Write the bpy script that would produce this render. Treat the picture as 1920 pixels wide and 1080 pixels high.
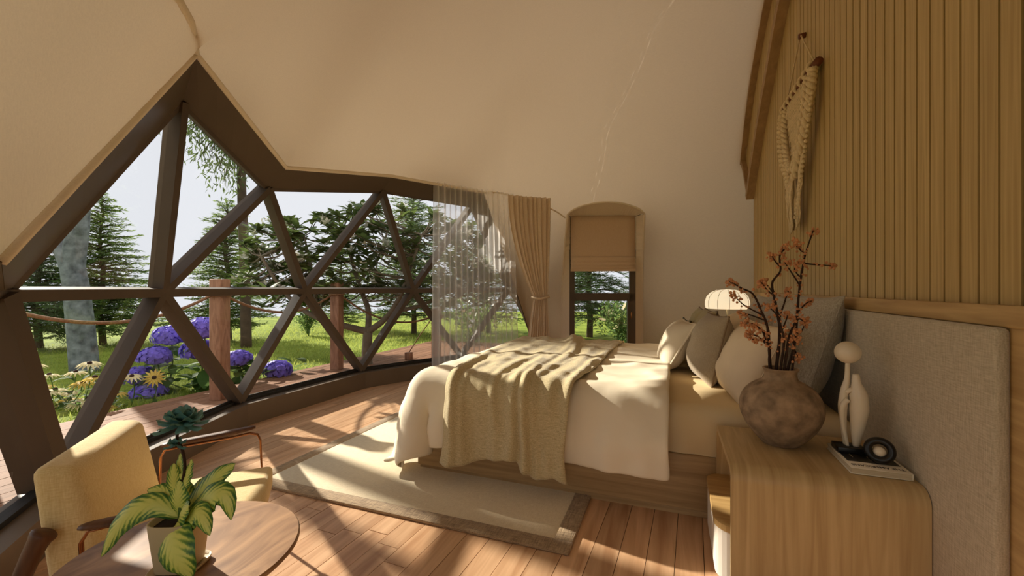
import bpy, bmesh, math, random
import numpy as np
from mathutils import Vector, Matrix, noise

random.seed(7); np.random.seed(7)
for o in list(bpy.data.objects): bpy.data.objects.remove(o)
SC = bpy.context.scene
COL = SC.collection
PI = math.pi
def R(d): return math.radians(d)

# ------------------------------------------------------------------ camera, world, sun, exposure
CAMH = 1.15
YAW = math.atan2(298, 795)
cam = bpy.data.cameras.new('camera'); camo = bpy.data.objects.new('camera', cam); COL.objects.link(camo)
cam.sensor_width = 36.0; cam.lens = 36.0*795/1920; cam.clip_start = 0.02; cam.clip_end = 300
camo.location = (0, 0, CAMH); camo.rotation_euler = (PI/2, 0, YAW)
SC.camera = camo
w = bpy.data.worlds.new('sky'); SC.world = w; w.use_nodes = True
bg = w.node_tree.nodes['Background']; bg.inputs[0].default_value = (0.93, 0.94, 1.0, 1); bg.inputs[1].default_value = 0.8
sl = bpy.data.lights.new('sun', 'SUN'); sun = bpy.data.objects.new('sun', sl); COL.objects.link(sun)
sl.energy = 8.0; sl.angle = R(0.8); sl.color = (1.0, 0.92, 0.79)
SUND = Vector((2.1, -0.53, -1.0)).normalized()
sun.rotation_euler = SUND.to_track_quat('-Z', 'Y').to_euler()
SC.view_settings.view_transform = 'Standard'; SC.view_settings.look = 'None'
SC.view_settings.exposure = 0.25; SC.view_settings.gamma = 1.0; SC.view_settings.use_curve_mapping = False

# ------------------------------------------------------------------ helpers
ROOTM = {}
def lin(r, g, b):
    f = lambda x: (x/255/12.92) if x <= 10 else ((x/255+0.055)/1.055)**2.4
    return (f(r), f(g), f(b), 1.0)
def tag(o, label=None, cat=None, group=None, kind=None):
    if label: o['label'] = label
    if cat: o['category'] = cat
    if group: o['group'] = group
    if kind: o['kind'] = kind
    return o
def place(o, parent, world=True):
    COL.objects.link(o)
    if parent is not None:
        o.parent = parent
        if world and parent.name in ROOTM: o.matrix_parent_inverse = ROOTM[parent.name].inverted()
    return o
def thing(name, label, cat, loc=(0, 0, 0), rotz=0.0, group=None, kind=None):
    o = bpy.data.objects.new(name, None); COL.objects.link(o)
    o.empty_display_size = 0.1; o.location = loc; o.rotation_euler = (0, 0, rotz)
    ROOTM[o.name] = Matrix.Translation(loc) @ Matrix.Rotation(rotz, 4, 'Z')
    return tag(o, label, cat, group, kind)
def struct(name, kind='structure', loc=(0, 0, 0)):
    o = bpy.data.objects.new(name, None); COL.objects.link(o); o.location = loc; o['kind'] = kind
    ROOTM[o.name] = Matrix.Translation(loc)
    return o
def mkmesh(name, v, f, smooth=False, uv=None):
    m = bpy.data.meshes.new(name)
    if isinstance(v, np.ndarray): v = v.tolist()
    if isinstance(f, np.ndarray): f = f.tolist()
    m.from_pydata(v, [], f)
    if smooth: m.polygons.foreach_set('use_smooth', [True]*len(m.polygons))
    if uv is not None:
        l = m.uv_layers.new(name='UVMap')
        idx = np.empty(len(m.loops), dtype=np.int32); m.loops.foreach_get('vertex_index', idx)
        l.data.foreach_set('uv', np.asarray(uv, dtype=np.float32)[idx].ravel())
    m.update()
    return m
def obj(name, v, f, mat, parent=None, smooth=False, world=True, uv=None):
    m = mkmesh(name, v, f, smooth, uv); m.materials.append(mat)
    return place(bpy.data.objects.new(name, m), parent, world)
def inst(name, mesh, M, parent=None, world=True):
    o = bpy.data.objects.new(name, mesh); place(o, parent, world); o.matrix_basis = M
    return o

class MB:
    def __init__(s): s.v = []; s.f = []
    def add(s, v, f):
        b = len(s.v); s.v += [tuple(p) for p in v]; s.f += [tuple(i+b for i in q) for q in f]; return s
    def box(s, a, b, M=None):
        x0, y0, z0 = a; x1, y1, z1 = b
        v = [Vector(p) for p in [(x0,y0,z0),(x1,y0,z0),(x1,y1,z0),(x0,y1,z0),(x0,y0,z1),(x1,y0,z1),(x1,y1,z1),(x0,y1,z1)]]
        if M is not None: v = [M @ p for p in v]
        return s.add(v, [(0,3,2,1),(4,5,6,7),(0,1,5,4),(1,2,6,5),(2,3,7,6),(3,0,4,7)])
    def tube(s, pts, r, seg=8, closed=False, flat=1.0, up=None):
        pts = [Vector(p) for p in pts]; n = len(pts)
        rr = r if isinstance(r, (list, tuple)) else [r]*n
        if closed: t = [(pts[(i+1) % n]-pts[i-1]).normalized() for i in range(n)]
        else: t = [(pts[min(i+1, n-1)]-pts[max(i-1, 0)]).normalized() for i in range(n)]
        ref = Vector(up) if up else (Vector((0, 0, 1)) if abs(t[0].z) < .9 else Vector((1, 0, 0)))
        u = (ref - t[0]*ref.dot(t[0])).normalized(); V = []
        for i in range(n):
            u = u - t[i]*u.dot(t[i])
            u = u.normalized() if u.length > 1e-6 else t[i].orthogonal().normalized()
            w_ = t[i].cross(u)
            for k in range(seg):
                a = 2*PI*k/seg; V.append(pts[i] + u*(math.cos(a)*rr[i]*flat) + w_*(math.sin(a)*rr[i]))
        F = []
        for i in range(n if closed else n-1):
            j = (i+1) % n
            for k in range(seg):
                k2 = (k+1) % seg; F.append((i*seg+k, i*seg+k2, j*seg+k2, j*seg+k))
        if not closed: F.append(tuple(range(seg-1, -1, -1))); F.append(tuple((n-1)*seg+k for k in range(seg)))
        return s.add(V, F)
    def lathe(s, prof, c=(0, 0, 0), seg=32, cap=True):
        V = []; F = []; n = len(prof)
        for r, z in prof:
            for k in range(seg):
                a = 2*PI*k/seg; V.append((c[0]+r*math.cos(a), c[1]+r*math.sin(a), c[2]+z))
        for i in range(n-1):
            for k in range(seg):
                k2 = (k+1) % seg; F.append((i*seg+k, i*seg+k2, (i+1)*seg+k2, (i+1)*seg+k))
        if cap: F.append(tuple(range(seg-1, -1, -1))); F.append(tuple((n-1)*seg+k for k in range(seg)))
        return s.add(V, F)
    def beam(s, a, b, wdt, dep, nrm):
        """box bar from a to b, dep along nrm, wdt across"""
        a = Vector(a); b = Vector(b); t = (b-a).normalized(); n = Vector(nrm); n = (n - t*n.dot(t)).normalized(); sd = t.cross(n)
        v = []
        for p in (a, b):
            for x, y in ((-1,-1),(1,-1),(1,1),(-1,1)): v.append(p + sd*(x*wdt/2) + n*(y*dep/2))
        return s.add(v, [(0,1,2,3),(7,6,5,4),(0,4,5,1),(1,5,6,2),(2,6,7,3),(3,7,4,0)])
    def ball(s, c, r, seg=12, ring=8, sc=(1, 1, 1)):
        V = [(c[0], c[1], c[2]-r*sc[2])]; F = []
        for i in range(1, ring):
            p = PI*i/ring
            for k in range(seg):
                a = 2*PI*k/seg; V.append((c[0]+r*sc[0]*math.sin(p)*math.cos(a), c[1]+r*sc[1]*math.sin(p)*math.sin(a), c[2]-r*sc[2]*math.cos(p)))
        V.append((c[0], c[1], c[2]+r*sc[2])); L = len(V)-1
        for k in range(seg):
            k2 = (k+1) % seg; F.append((0, 1+k2, 1+k)); b = 1+(ring-2)*seg; F.append((L, b+k, b+k2))
        for i in range(ring-2):
            for k in range(seg):
                k2 = (k+1) % seg; F.append((1+i*seg+k, 1+i*seg+k2, 1+(i+1)*seg+k2, 1+(i+1)*seg+k))
        return s.add(V, F)
    def build(s, name, mat, parent=None, smooth=False, world=True): return obj(name, s.v, s.f, mat, parent, smooth, world)
def rbox(name, a, b, r, mat, parent=None, seg=3, M=None, world=True):
    """bevelled box as one mesh"""
    bm = bmesh.new(); bmesh.ops.create_cube(bm, size=1)
    for v in bm.verts: v.co = Vector([a[i]+(v.co[i]+.5)*(b[i]-a[i]) for i in range(3)])
    bmesh.ops.bevel(bm, geom=list(bm.edges), offset=r, segments=seg, profile=.5, affect='EDGES')
    if M is not None: bm.transform(M)
    m = bpy.data.meshes.new(name); bm.to_mesh(m); bm.free(); m.materials.append(mat)
    m.polygons.foreach_set('use_smooth', [True]*len(m.polygons))
    try: m.set_sharp_from_angle(angle=R(50))
    except Exception: pass
    return place(bpy.data.objects.new(name, m), parent, world)
def prism(poly, z0, z1):
    n = len(poly); v = [(x, y, z0) for x, y in poly]+[(x, y, z1) for x, y in poly]
    f = [tuple(range(n-1, -1, -1)), tuple(range(n, 2*n))]+[(i, (i+1) % n, n+(i+1) % n, n+i) for i in range(n)]
    return v, f
def solidify(o, t, off=0.0):
    m = o.modifiers.new('thickness', 'SOLIDIFY'); m.thickness = t; m.offset = off; return o
def subsurf(o, n=1):
    m = o.modifiers.new('smooth', 'SUBSURF'); m.levels = n; m.render_levels = n; return o
def lerp(a, b, t): return a+(b-a)*t
def catmull(pts, n=6):
    pts = [Vector(p) for p in pts]; out = []
    for i in range(len(pts)-1):
        p0 = pts[max(i-1, 0)]; p1 = pts[i]; p2 = pts[i+1]; p3 = pts[min(i+2, len(pts)-1)]
        for k in range(n):
            t = k/n; out.append(.5*((2*p1)+(p2-p0)*t+(2*p0-5*p1+4*p2-p3)*t*t+(3*p1-p0-3*p2+p3)*t**3))
    out.append(pts[-1]); return out
def blades(P, D, N, L, W):
    """numpy arrays -> one diamond quad per blade"""
    P = np.asarray(P, float); D = np.asarray(D, float); N = np.asarray(N, float)
    D = D/np.linalg.norm(D, axis=1, keepdims=True); S = np.cross(D, N); S /= (np.linalg.norm(S, axis=1, keepdims=True)+1e-9)
    L = np.asarray(L).reshape(-1, 1); W = np.asarray(W).reshape(-1, 1)
    v = np.stack([P, P+D*L*.45+S*W/2, P+D*L, P+D*L*.45-S*W/2], 1).reshape(-1, 3)
    f = np.arange(len(v)).reshape(-1, 4)
    return v, f

# ------------------------------------------------------------------ materials
MATS = {}
def nodes_of(name):
    m = bpy.data.materials.new(name); m.use_nodes = True; nt = m.node_tree; b = nt.nodes['Principled BSDF']; MATS[name] = m
    return m, nt, b
def N(nt, t, **kw):
    n = nt.nodes.new(t)
    for k, v in kw.items():
        if k.startswith('i_'):
            key = k[2:]; key = int(key) if key.isdigit() else key.replace('_', ' ')
            n.inputs[key].default_value = v
        else: setattr(n, k, v)
    return n
def coords(nt, scale=(1, 1, 1), rnd=False, kind='Object'):
    tc = N(nt, 'ShaderNodeTexCoord'); mp = N(nt, 'ShaderNodeMapping'); mp.inputs['Scale'].default_value = scale
    nt.links.new(tc.outputs[kind], mp.inputs[0])
    if rnd:
        oi = N(nt, 'ShaderNodeObjectInfo'); mu = N(nt, 'ShaderNodeMath', operation='MULTIPLY'); mu.inputs[1].default_value = 37.0
        nt.links.new(oi.outputs['Random'], mu.inputs[0]); nt.links.new(mu.outputs[0], mp.inputs['Location'])
    return mp.outputs[0]
def ramp(nt, src, stops):
    r = N(nt, 'ShaderNodeValToRGB'); e = r.color_ramp.elements
    while len(e) < len(stops): e.new(.5)
    for i, (p, c) in enumerate(stops): e[i].position = p; e[i].color = c
    nt.links.new(src, r.inputs[0]); return r.outputs[0]
def bump(nt, b, src, st, dist=.002):
    bn = N(nt, 'ShaderNodeBump'); bn.inputs['Strength'].default_value = st; bn.inputs['Distance'].default_value = dist
    nt.links.new(src, bn.inputs['Height']); nt.links.new(bn.outputs[0], b.inputs['Normal'])
def plain(name, col, rough=.6, metal=0, var=.12, vs=6.0, spec=.4, bumps=0.0, bscale=60, trans=0):
    m, nt, b = nodes_of(name); b.inputs['Roughness'].default_value = rough; b.inputs['Metallic'].default_value = metal
    b.inputs['Specular IOR Level'].default_value = spec
    n = N(nt, 'ShaderNodeTexNoise'); n.inputs['Scale'].default_value = vs; n.inputs['Detail'].default_value = 5
    nt.links.new(coords(nt), n.inputs[0])
    d = tuple(x*(1-var) for x in col[:3])+(1,); l = tuple(min(1, x*(1+var)) for x in col[:3])+(1,)
    nt.links.new(ramp(nt, n.outputs[0], [(.3, d), (.7, l)]), b.inputs['Base Color'])
    if bumps:
        n2 = N(nt, 'ShaderNodeTexNoise'); n2.inputs['Scale'].default_value = bscale; n2.inputs['Detail'].default_value = 6
        nt.links.new(coords(nt), n2.inputs[0]); bump(nt, b, n2.outputs[0], bumps, .004)
    return m
def wood(name, c1, c2, scale=(40, 3, 40), rough=.45, detail=6, rnd=False, vary=.0, rings=0.0, spec=.4, bumps=.15):
    m, nt, b = nodes_of(name); b.inputs['Roughness'].default_value = rough; b.inputs['Specular IOR Level'].default_value = spec
    co = coords(nt, scale, rnd)
    n = N(nt, 'ShaderNodeTexNoise'); n.inputs['Scale'].default_value = 1.0; n.inputs['Detail'].default_value = detail; n.inputs['Distortion'].default_value = .6+rings
    nt.links.new(co, n.inputs[0])
    col = ramp(nt, n.outputs[0], [(.28, c1), (.5, tuple((a+b_)/2 for a, b_ in zip(c1, c2))), (.72, c2)])
    if vary:
        oi = N(nt, 'ShaderNodeObjectInfo'); hs = N(nt, 'ShaderNodeHueSaturation')
        mr = N(nt, 'ShaderNodeMapRange'); mr.inputs[3].default_value = 1-vary; mr.inputs[4].default_value = 1+vary
        nt.links.new(oi.outputs['Random'], mr.inputs[0]); nt.links.new(mr.outputs[0], hs.inputs['Value']); nt.links.new(col, hs.inputs['Color']); col = hs.outputs[0]
    nt.links.new(col, b.inputs['Base Color'])
    if bumps: bump(nt, b, n.outputs[0], bumps, .002)
    return m
def fabric(name, c1, c2, sc=160, rough=.9, bumps=.4, axes=(0, 1, 2), slub=.5, sheen=.2, dist=.002):
    """linen weave: two crossing stretched noises"""
    m, nt, b = nodes_of(name); b.inputs['Roughness'].default_value = rough; b.inputs['Specular IOR Level'].default_value = .15
    b.inputs['Sheen Weight'].default_value = sheen
    s1 = [sc*2.2]*3; s1[axes[0]] = sc*.22; s2 = [sc*2.2]*3; s2[axes[1]] = sc*.22
    a = N(nt, 'ShaderNodeTexNoise'); a.inputs['Scale'].default_value = 1; a.inputs['Detail'].default_value = 2; nt.links.new(coords(nt, s1), a.inputs[0])
    c = N(nt, 'ShaderNodeTexNoise'); c.inputs['Scale'].default_value = 1; c.inputs['Detail'].default_value = 2; nt.links.new(coords(nt, s2), c.inputs[0])
    mx = N(nt, 'ShaderNodeMath', operation='ADD'); nt.links.new(a.outputs[0], mx.inputs[0]); nt.links.new(c.outputs[0], mx.inputs[1])
    hf = N(nt, 'ShaderNodeMath', operation='MULTIPLY'); hf.inputs[1].default_value = .5; nt.links.new(mx.outputs[0], hf.inputs[0])
    nt.links.new(ramp(nt, hf.outputs[0], [(.5-.22*slub-.06, c1), (.5+.22*slub+.06, c2)]), b.inputs['Base Color'])
    bump(nt, b, hf.outputs[0], bumps, dist)
    return m

def translucent(m, fac, col):
    """let daylight glow through thin material"""
    nt = m.node_tree; b = nt.nodes['Principled BSDF']; o = [n for n in nt.nodes if n.type == 'OUTPUT_MATERIAL'][0]
    t = N(nt, 'ShaderNodeBsdfTranslucent'); t.inputs[0].default_value = col; mx = N(nt, 'ShaderNodeMixShader'); mx.inputs[0].default_value = fac
    nt.links.new(b.outputs[0], mx.inputs[1]); nt.links.new(t.outputs[0], mx.inputs[2]); nt.links.new(mx.outputs[0], o.inputs[0]); return m
M_liner = fabric('liner canvas', lin(194,166,128), lin(214,189,152), 110, bumps=.12, axes=(0,2,1), slub=.7, sheen=.05)
translucent(M_liner, .42, (.95, .84, .68, 1))
M_diffuser = translucent(plain('sun diffuser skin', lin(236,228,212), .7, var=.02), .17, (.97, .93, .85, 1))  # for the added shell that softens sunlight before it reaches the liner
M_frame = plain('brown frame', lin(94,80,64), .45, var=.06, vs=3)
M_strut = plain('dark strut', lin(90,77,66), .6, var=.08, vs=4, spec=.2)
M_sill = plain('sill paint', lin(104,88,72), .5, var=.05)
M_gasket = plain('gasket', lin(38,34,31), .6, var=.05)
M_piping = fabric('piping canvas', lin(228,210,182), lin(240,224,200), 150, bumps=.1)
M_plank = wood('floor plank', lin(184,138,100), lin(226,184,144), (26, 1.6, 26), .36, rnd=True, vary=.12, spec=.5)
M_subfloor = plain('subfloor', lin(52,34,24), .8)
M_deck = wood('deck board', lin(118,84,62), lin(158,116,88), (40, 2.0, 40), .7, rnd=True, vary=.12, spec=.12)
M_slat = wood('slat oak', lin(176,146,90), lin(206,178,122), (70, 70, 1.6), .5, rnd=True, vary=.05)
M_slatback = plain('slat backing', lin(38,26,14), .8)
M_oak = wood('oak', lin(164,128,76), lin(202,166,110), (2.2, 34, 34), .45, spec=.35)
M_oakv = wood('oak upright', lin(156,114,64), lin(192,148,92), (34, 34, 2.0), .45, spec=.35)
M_oakflow = wood('oak flowing', lin(174,144,98), lin(208,180,132), (34, 1.7, 1.7), .42, spec=.35, rings=.3)
M_rib = wood('rib wood', lin(150,118,80), lin(178,144,102), (20, 3, 20), .55)
M_oaky = wood('oak rail', lin(164,130,82), lin(202,168,116), (34, 2.2, 34), .45, spec=.35)
M_beddark = wood('bed oak', lin(154,124,84), lin(190,158,112), (2.0, 30, 40), .5, spec=.3)
M_head = fabric('headboard linen', lin(158,144,120), lin(216,202,178), 115, axes=(1,2,0), slub=.9, bumps=.5)
M_sheet = plain('sheet cotton', lin(226,202,158), .85, var=.04, vs=3, spec=.15, bumps=.06, bscale=14)
M_duvet = plain('duvet cotton', lin(240,226,200), .85, var=.03, vs=3, spec=.15, bumps=.7, bscale=8)
M_throw = fabric('throw linen', lin(160,142,100), lin(226,208,166), 110, axes=(0,1,2), slub=.8, bumps=.7, dist=.004)
M_rug = fabric('rug field', lin(206,186,152), lin(236,220,190), 130, axes=(0,1,2), slub=.9, bumps=.6, dist=.003)
M_rugb = fabric('rug border', lin(104,82,58), lin(196,168,132), 95, axes=(0,1,2), slub=.8, bumps=.8, dist=.004)
M_euro = fabric('grey tweed', lin(128,116,98), lin(200,188,168), 110, axes=(1,2,0), slub=.9, bumps=.5)
M_taupe = fabric('taupe linen', lin(140,122,98), lin(184,166,140), 200, axes=(1,2,0), slub=.8, bumps=.5)
M_cream = plain('cream pillow', lin(226,206,176), .85, var=.04, spec=.15, bumps=.05, bscale=20)
M_velvet = plain('cream velvet', lin(216,200,174), .8, var=.04, spec=.15, bumps=.05, bscale=40)
M_olive = fabric('olive linen', lin(140,124,84), lin(186,170,126), 200, axes=(1,2,0), slub=.8)
M_trimg = plain('dark green edging', lin(70,68,48), .8)
M_seam = plain('seam brown', lin(130,108,82), .85)
M_drape = fabric('drape fabric', lin(216,190,158), lin(236,214,186), 160, axes=(2,0,1), slub=.6, bumps=.2)
M_blind = fabric('blind fabric', lin(212,182,148), lin(226,200,168), 150, axes=(0,2,1), slub=.6, bumps=.15)
M_clay = plain('vase clay', lin(152,128,102), .85, var=.4, vs=22, spec=.2, bumps=.5, bscale=26)
M_twig = plain('twig bark', lin(58,36,22), .8, var=.3, vs=40, bumps=.4, bscale=120)
M_berry = plain('berry coral', lin(208,146,100), .6, var=.25, vs=40)
M_white = plain('white ceramic', lin(232,216,190), .3, var=.03, spec=.5)
M_black = plain('black resin', lin(16,13,11), .35, var=.1, spec=.5)
M_paper = plain('paper', lin(226,212,184), .8, var=.04)
M_pages = wood('page block', lin(196,176,142), lin(226,210,180), (3, 3, 500), .9, bumps=0)
M_cover = plain('cover white', lin(232,220,196), .4, var=.02)
M_ink = plain('black ink', lin(18,16,12), .5, var=.02)
M_drawer = plain('white lacquer', lin(236,226,210), .35, var=.02)
M_yellow = fabric('mustard upholstery', lin(222,188,126), lin(248,224,172), 150, axes=(1,2,0), slub=.7, bumps=.5)
M_walnut = wood('walnut', lin(74,44,26), lin(112,72,44), (30, 30, 3), .45)
M_copper = plain('copper', lin(156,104,70), .25, metal=1, var=.05)
M_table = wood('table walnut', lin(124,88,60), lin(186,144,104), (9, 3.2, 9), .4, rings=2.4, spec=.45)
M_pot = plain('pot ceramic', lin(206,186,150), .6, var=.03)
M_soil = plain('soil', lin(46,32,22), .95, var=.3, vs=60, bumps=.8, bscale=80)
M_bluegreen = plain('succulent leaf', lin(118,164,158), .5, var=.25, vs=30)
M_stemg = plain('green stem', lin(82,110,48), .6)
M_rod = plain('rod wood', lin(112,62,36), .6, var=.25, vs=20)
M_rope = plain('macrame cotton', lin(228,204,164), .95, var=.12, vs=60, bumps=.6, bscale=200, spec=.1)
M_bark = plain('bark brown', lin(84,68,54), .9, var=.3, vs=8, bumps=.8, bscale=30)
M_barkg = plain('bark grey', lin(118,124,128), .9, var=.55, vs=9, bumps=.8, bscale=18)
M_bark2 = plain('bark frangipani', lin(120,108,92), .9, var=.25, vs=8, bumps=.5, bscale=30)
M_conifer = plain('conifer needle', lin(78,104,46), .7, var=.45, vs=2.2, spec=.2)
M_conifer2 = plain('spruce needle', lin(68,94,54), .7, var=.45, vs=2.0, spec=.2)
M_leafd = plain('glossy dark leaf', lin(66,88,40), .55, var=.5, vs=3.0, spec=.25)
M_leafh = plain('hydrangea leaf', lin(58,88,40), .7, var=.3, vs=8, spec=.12)
M_leafe = plain('willowy leaf', lin(58,74,36), .6, var=.35, vs=4, spec=.2)
M_petw = plain('white petal', lin(240,236,226), .6)
M_hyd = plain('hydrangea violet', lin(126,108,214), .6, var=.38, vs=22)
M_daisy = plain('daisy petal', lin(246,206,110), .6, var=.25, vs=8)
M_daisyp = plain('pale daisy petal', lin(244,226,180), .6, var=.15, vs=8)
M_disc = plain('flower disc', lin(58,32,18), .9)
M_post = wood('post wood', lin(132,90,66), lin(178,132,104), (14, 14, 3), .7, rings=1.5)
M_cordr = plain('rope fibre', lin(140,104,76), .9, var=.3, vs=60, bumps=.5, bscale=150)
M_handle = plain('brass handle', lin(196,140,84), .3, metal=1)

for m_, fac_, col_ in [(M_conifer, .3, (.34,.46,.12,1)), (M_conifer2, .3, (.28,.40,.15,1)), (M_leafd, .18, (.26,.36,.10,1)), (M_leafh, .3, (.32,.48,.14,1)), (M_leafe, .2, (.26,.36,.12,1)), (M_hyd, .25, (.35,.28,.85,1)), (M_daisy, .3, (.95,.7,.2,1)), (M_daisyp, .3, (.95,.85,.6,1))]: translucent(m_, fac_, col_)
def glass_mat():
    m = bpy.data.materials.new('window glass'); m.use_nodes = True; nt = m.node_tree; nt.nodes.clear()
    o = N(nt, 'ShaderNodeOutputMaterial'); t = N(nt, 'ShaderNodeBsdfTransparent'); g = N(nt, 'ShaderNodeBsdfGlossy'); mx = N(nt, 'ShaderNodeMixShader')
    t.inputs[0].default_value = (.96, .975, .965, 1); g.inputs['Roughness'].default_value = .01
    fr = N(nt, 'ShaderNodeLayerWeight'); fr.inputs[0].default_value = .5
    pw_ = N(nt, 'ShaderNodeMath', operation='POWER'); pw_.inputs[1].default_value = 4.5; nt.links.new(fr.outputs['Facing'], pw_.inputs[0])
    ma = N(nt, 'ShaderNodeMath', operation='MULTIPLY_ADD'); ma.inputs[1].default_value = .9; ma.inputs[2].default_value = .045; nt.links.new(pw_.outputs[0], ma.inputs[0])
    nt.links.new(ma.outputs[0], mx.inputs[0]); nt.links.new(t.outputs[0], mx.inputs[1]); nt.links.new(g.outputs[0], mx.inputs[2]); nt.links.new(mx.outputs[0], o.inputs[0])
    return m
M_glass = glass_mat()
def sheer_mat():
    m = bpy.data.materials.new('sheer voile'); m.use_nodes = True; nt = m.node_tree; nt.nodes.clear()
    o = N(nt, 'ShaderNodeOutputMaterial'); t = N(nt, 'ShaderNodeBsdfTransparent'); d = N(nt, 'ShaderNodeBsdfDiffuse'); tl = N(nt, 'ShaderNodeBsdfTranslucent')
    d.inputs[0].default_value = (.95, .91, .87, 1); tl.inputs[0].default_value = (.95, .91, .87, 1)
    a = N(nt, 'ShaderNodeMixShader'); a.inputs[0].default_value = .5; b = N(nt, 'ShaderNodeMixShader'); 
    nt.links.new(d.outputs[0], a.inputs[1]); nt.links.new(tl.outputs[0], a.inputs[2])
    lw = N(nt, 'ShaderNodeLayerWeight'); lw.inputs[0].default_value = .35
    nt.links.new(ramp(nt, lw.outputs['Facing'], [(0, (.36,.36,.36,1)), (1, (.94,.94,.94,1))]), b.inputs[0])
    nt.links.new(t.outputs[0], b.inputs[1]); nt.links.new(a.outputs[0], b.inputs[2]); nt.links.new(b.outputs[0], o.inputs[0])
    return m
M_sheer = sheer_mat()
def shade_mat():
    m, nt, b = nodes_of('lamp paper'); b.inputs['Base Color'].default_value = lin(236,222,184); b.inputs['Roughness'].default_value = .8
    b.inputs['Emission Color'].default_value = (1, .84, .58, 1); b.inputs['Emission Strength'].default_value = .62
    return m
M_shade = shade_mat()
def lawn_mat():
    m, nt, b = nodes_of('lawn'); b.inputs['Roughness'].default_value = .9; b.inputs['Specular IOR Level'].default_value = .1
    n1 = N(nt, 'ShaderNodeTexNoise'); n1.inputs['Scale'].default_value = 1.4; n1.inputs['Detail'].default_value = 4; nt.links.new(coords(nt), n1.inputs[0])
    n2 = N(nt, 'ShaderNodeTexNoise'); n2.inputs['Scale'].default_value = 24; n2.inputs['Detail'].default_value = 8; nt.links.new(coords(nt), n2.inputs[0])
    mx = N(nt, 'ShaderNodeMath', operation='ADD'); nt.links.new(n1.outputs[0], mx.inputs[0]); nt.links.new(n2.outputs[0], mx.inputs[1])
    h = N(nt, 'ShaderNodeMath', operation='MULTIPLY'); h.inputs[1].default_value = .5; nt.links.new(mx.outputs[0], h.inputs[0])
    nt.links.new(ramp(nt, h.outputs[0], [(.36, lin(92,108,34)), (.5, lin(126,142,48)), (.64, lin(156,168,70))]), b.inputs['Base Color'])
    bump(nt, b, n2.outputs[0], .8, .03); return m
M_lawn = lawn_mat()
M_grass = translucent(plain('grass blade', lin(140,152,58), .8, var=.3, vs=2), .4, (.52,.58,.14,1))
def dieff_mat():
    m, nt, b = nodes_of('variegated leaf'); b.inputs['Roughness'].default_value = .45
    tc = N(nt, 'ShaderNodeTexCoord'); sp = N(nt, 'ShaderNodeSeparateXYZ'); nt.links.new(tc.outputs['UV'], sp.inputs[0])
    ab = N(nt, 'ShaderNodeMath', operation='ABSOLUTE'); nt.links.new(sp.outputs[0], ab.inputs[0])
    # veins sweep forward from the midrib: stripe coordinate = v*11 - |u|*4 + noise
    ns = N(nt, 'ShaderNodeTexNoise'); ns.inputs['Scale'].default_value = 5; ns.inputs['Detail'].default_value = 4; nt.links.new(tc.outputs['UV'], ns.inputs[0])
    a = N(nt, 'ShaderNodeMath', operation='MULTIPLY'); a.inputs[1].default_value = 62; nt.links.new(sp.outputs[1], a.inputs[0])
    c = N(nt, 'ShaderNodeMath', operation='MULTIPLY_ADD'); c.inputs[1].default_value = -17; nt.links.new(ab.outputs[0], c.inputs[0]); nt.links.new(a.outputs[0], c.inputs[2])
    d = N(nt, 'ShaderNodeMath', operation='MULTIPLY_ADD'); d.inputs[1].default_value = 6; nt.links.new(ns.outputs[0], d.inputs[0]); nt.links.new(c.outputs[0], d.inputs[2])
    s = N(nt, 'ShaderNodeMath', operation='SINE'); nt.links.new(d.outputs[0], s.inputs[0])
    e = N(nt, 'ShaderNodeMath', operation='MULTIPLY_ADD'); e.inputs[1].default_value = .22; e.inputs[2].default_value = -.18; nt.links.new(s.outputs[0], e.inputs[0])
    g = N(nt, 'ShaderNodeMath', operation='ADD'); nt.links.new(ab.outputs[0], g.inputs[0]); nt.links.new(e.outputs[0], g.inputs[1])
    nt.links.new(ramp(nt, g.outputs[0], [(.02, lin(226,226,120)), (.3, lin(214,218,108)), (.5, lin(130,164,60)), (.8, lin(52,104,42))]), b.inputs['Base Color'])
    return m
M_dieff = dieff_mat()
def cover_mat():
    m, nt, b = nodes_of('cover photograph'); b.inputs['Roughness'].default_value = .35
    n = N(nt, 'ShaderNodeTexNoise'); n.inputs['Scale'].default_value = 30; n.inputs['Detail'].default_value = 3; nt.links.new(coords(nt, (1, .5, 1)), n.inputs[0])
    nt.links.new(ramp(nt, n.outputs[0], [(.4, lin(24,22,12)), (.62, lin(58,54,34)), (.72, lin(150,140,110))]), b.inputs['Base Color']); return m
M_cphoto = cover_mat()

# ================================================================== STRUCTURE
CX, CY, ZC, RG, RL = 0.055, 3.189, 0.66, 3.537, 3.38
WX = 0.84
def pol(az, rho, z=0.0): return Vector((CX+rho*math.cos(R(az)), CY+rho*math.sin(R(az)), z))

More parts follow.
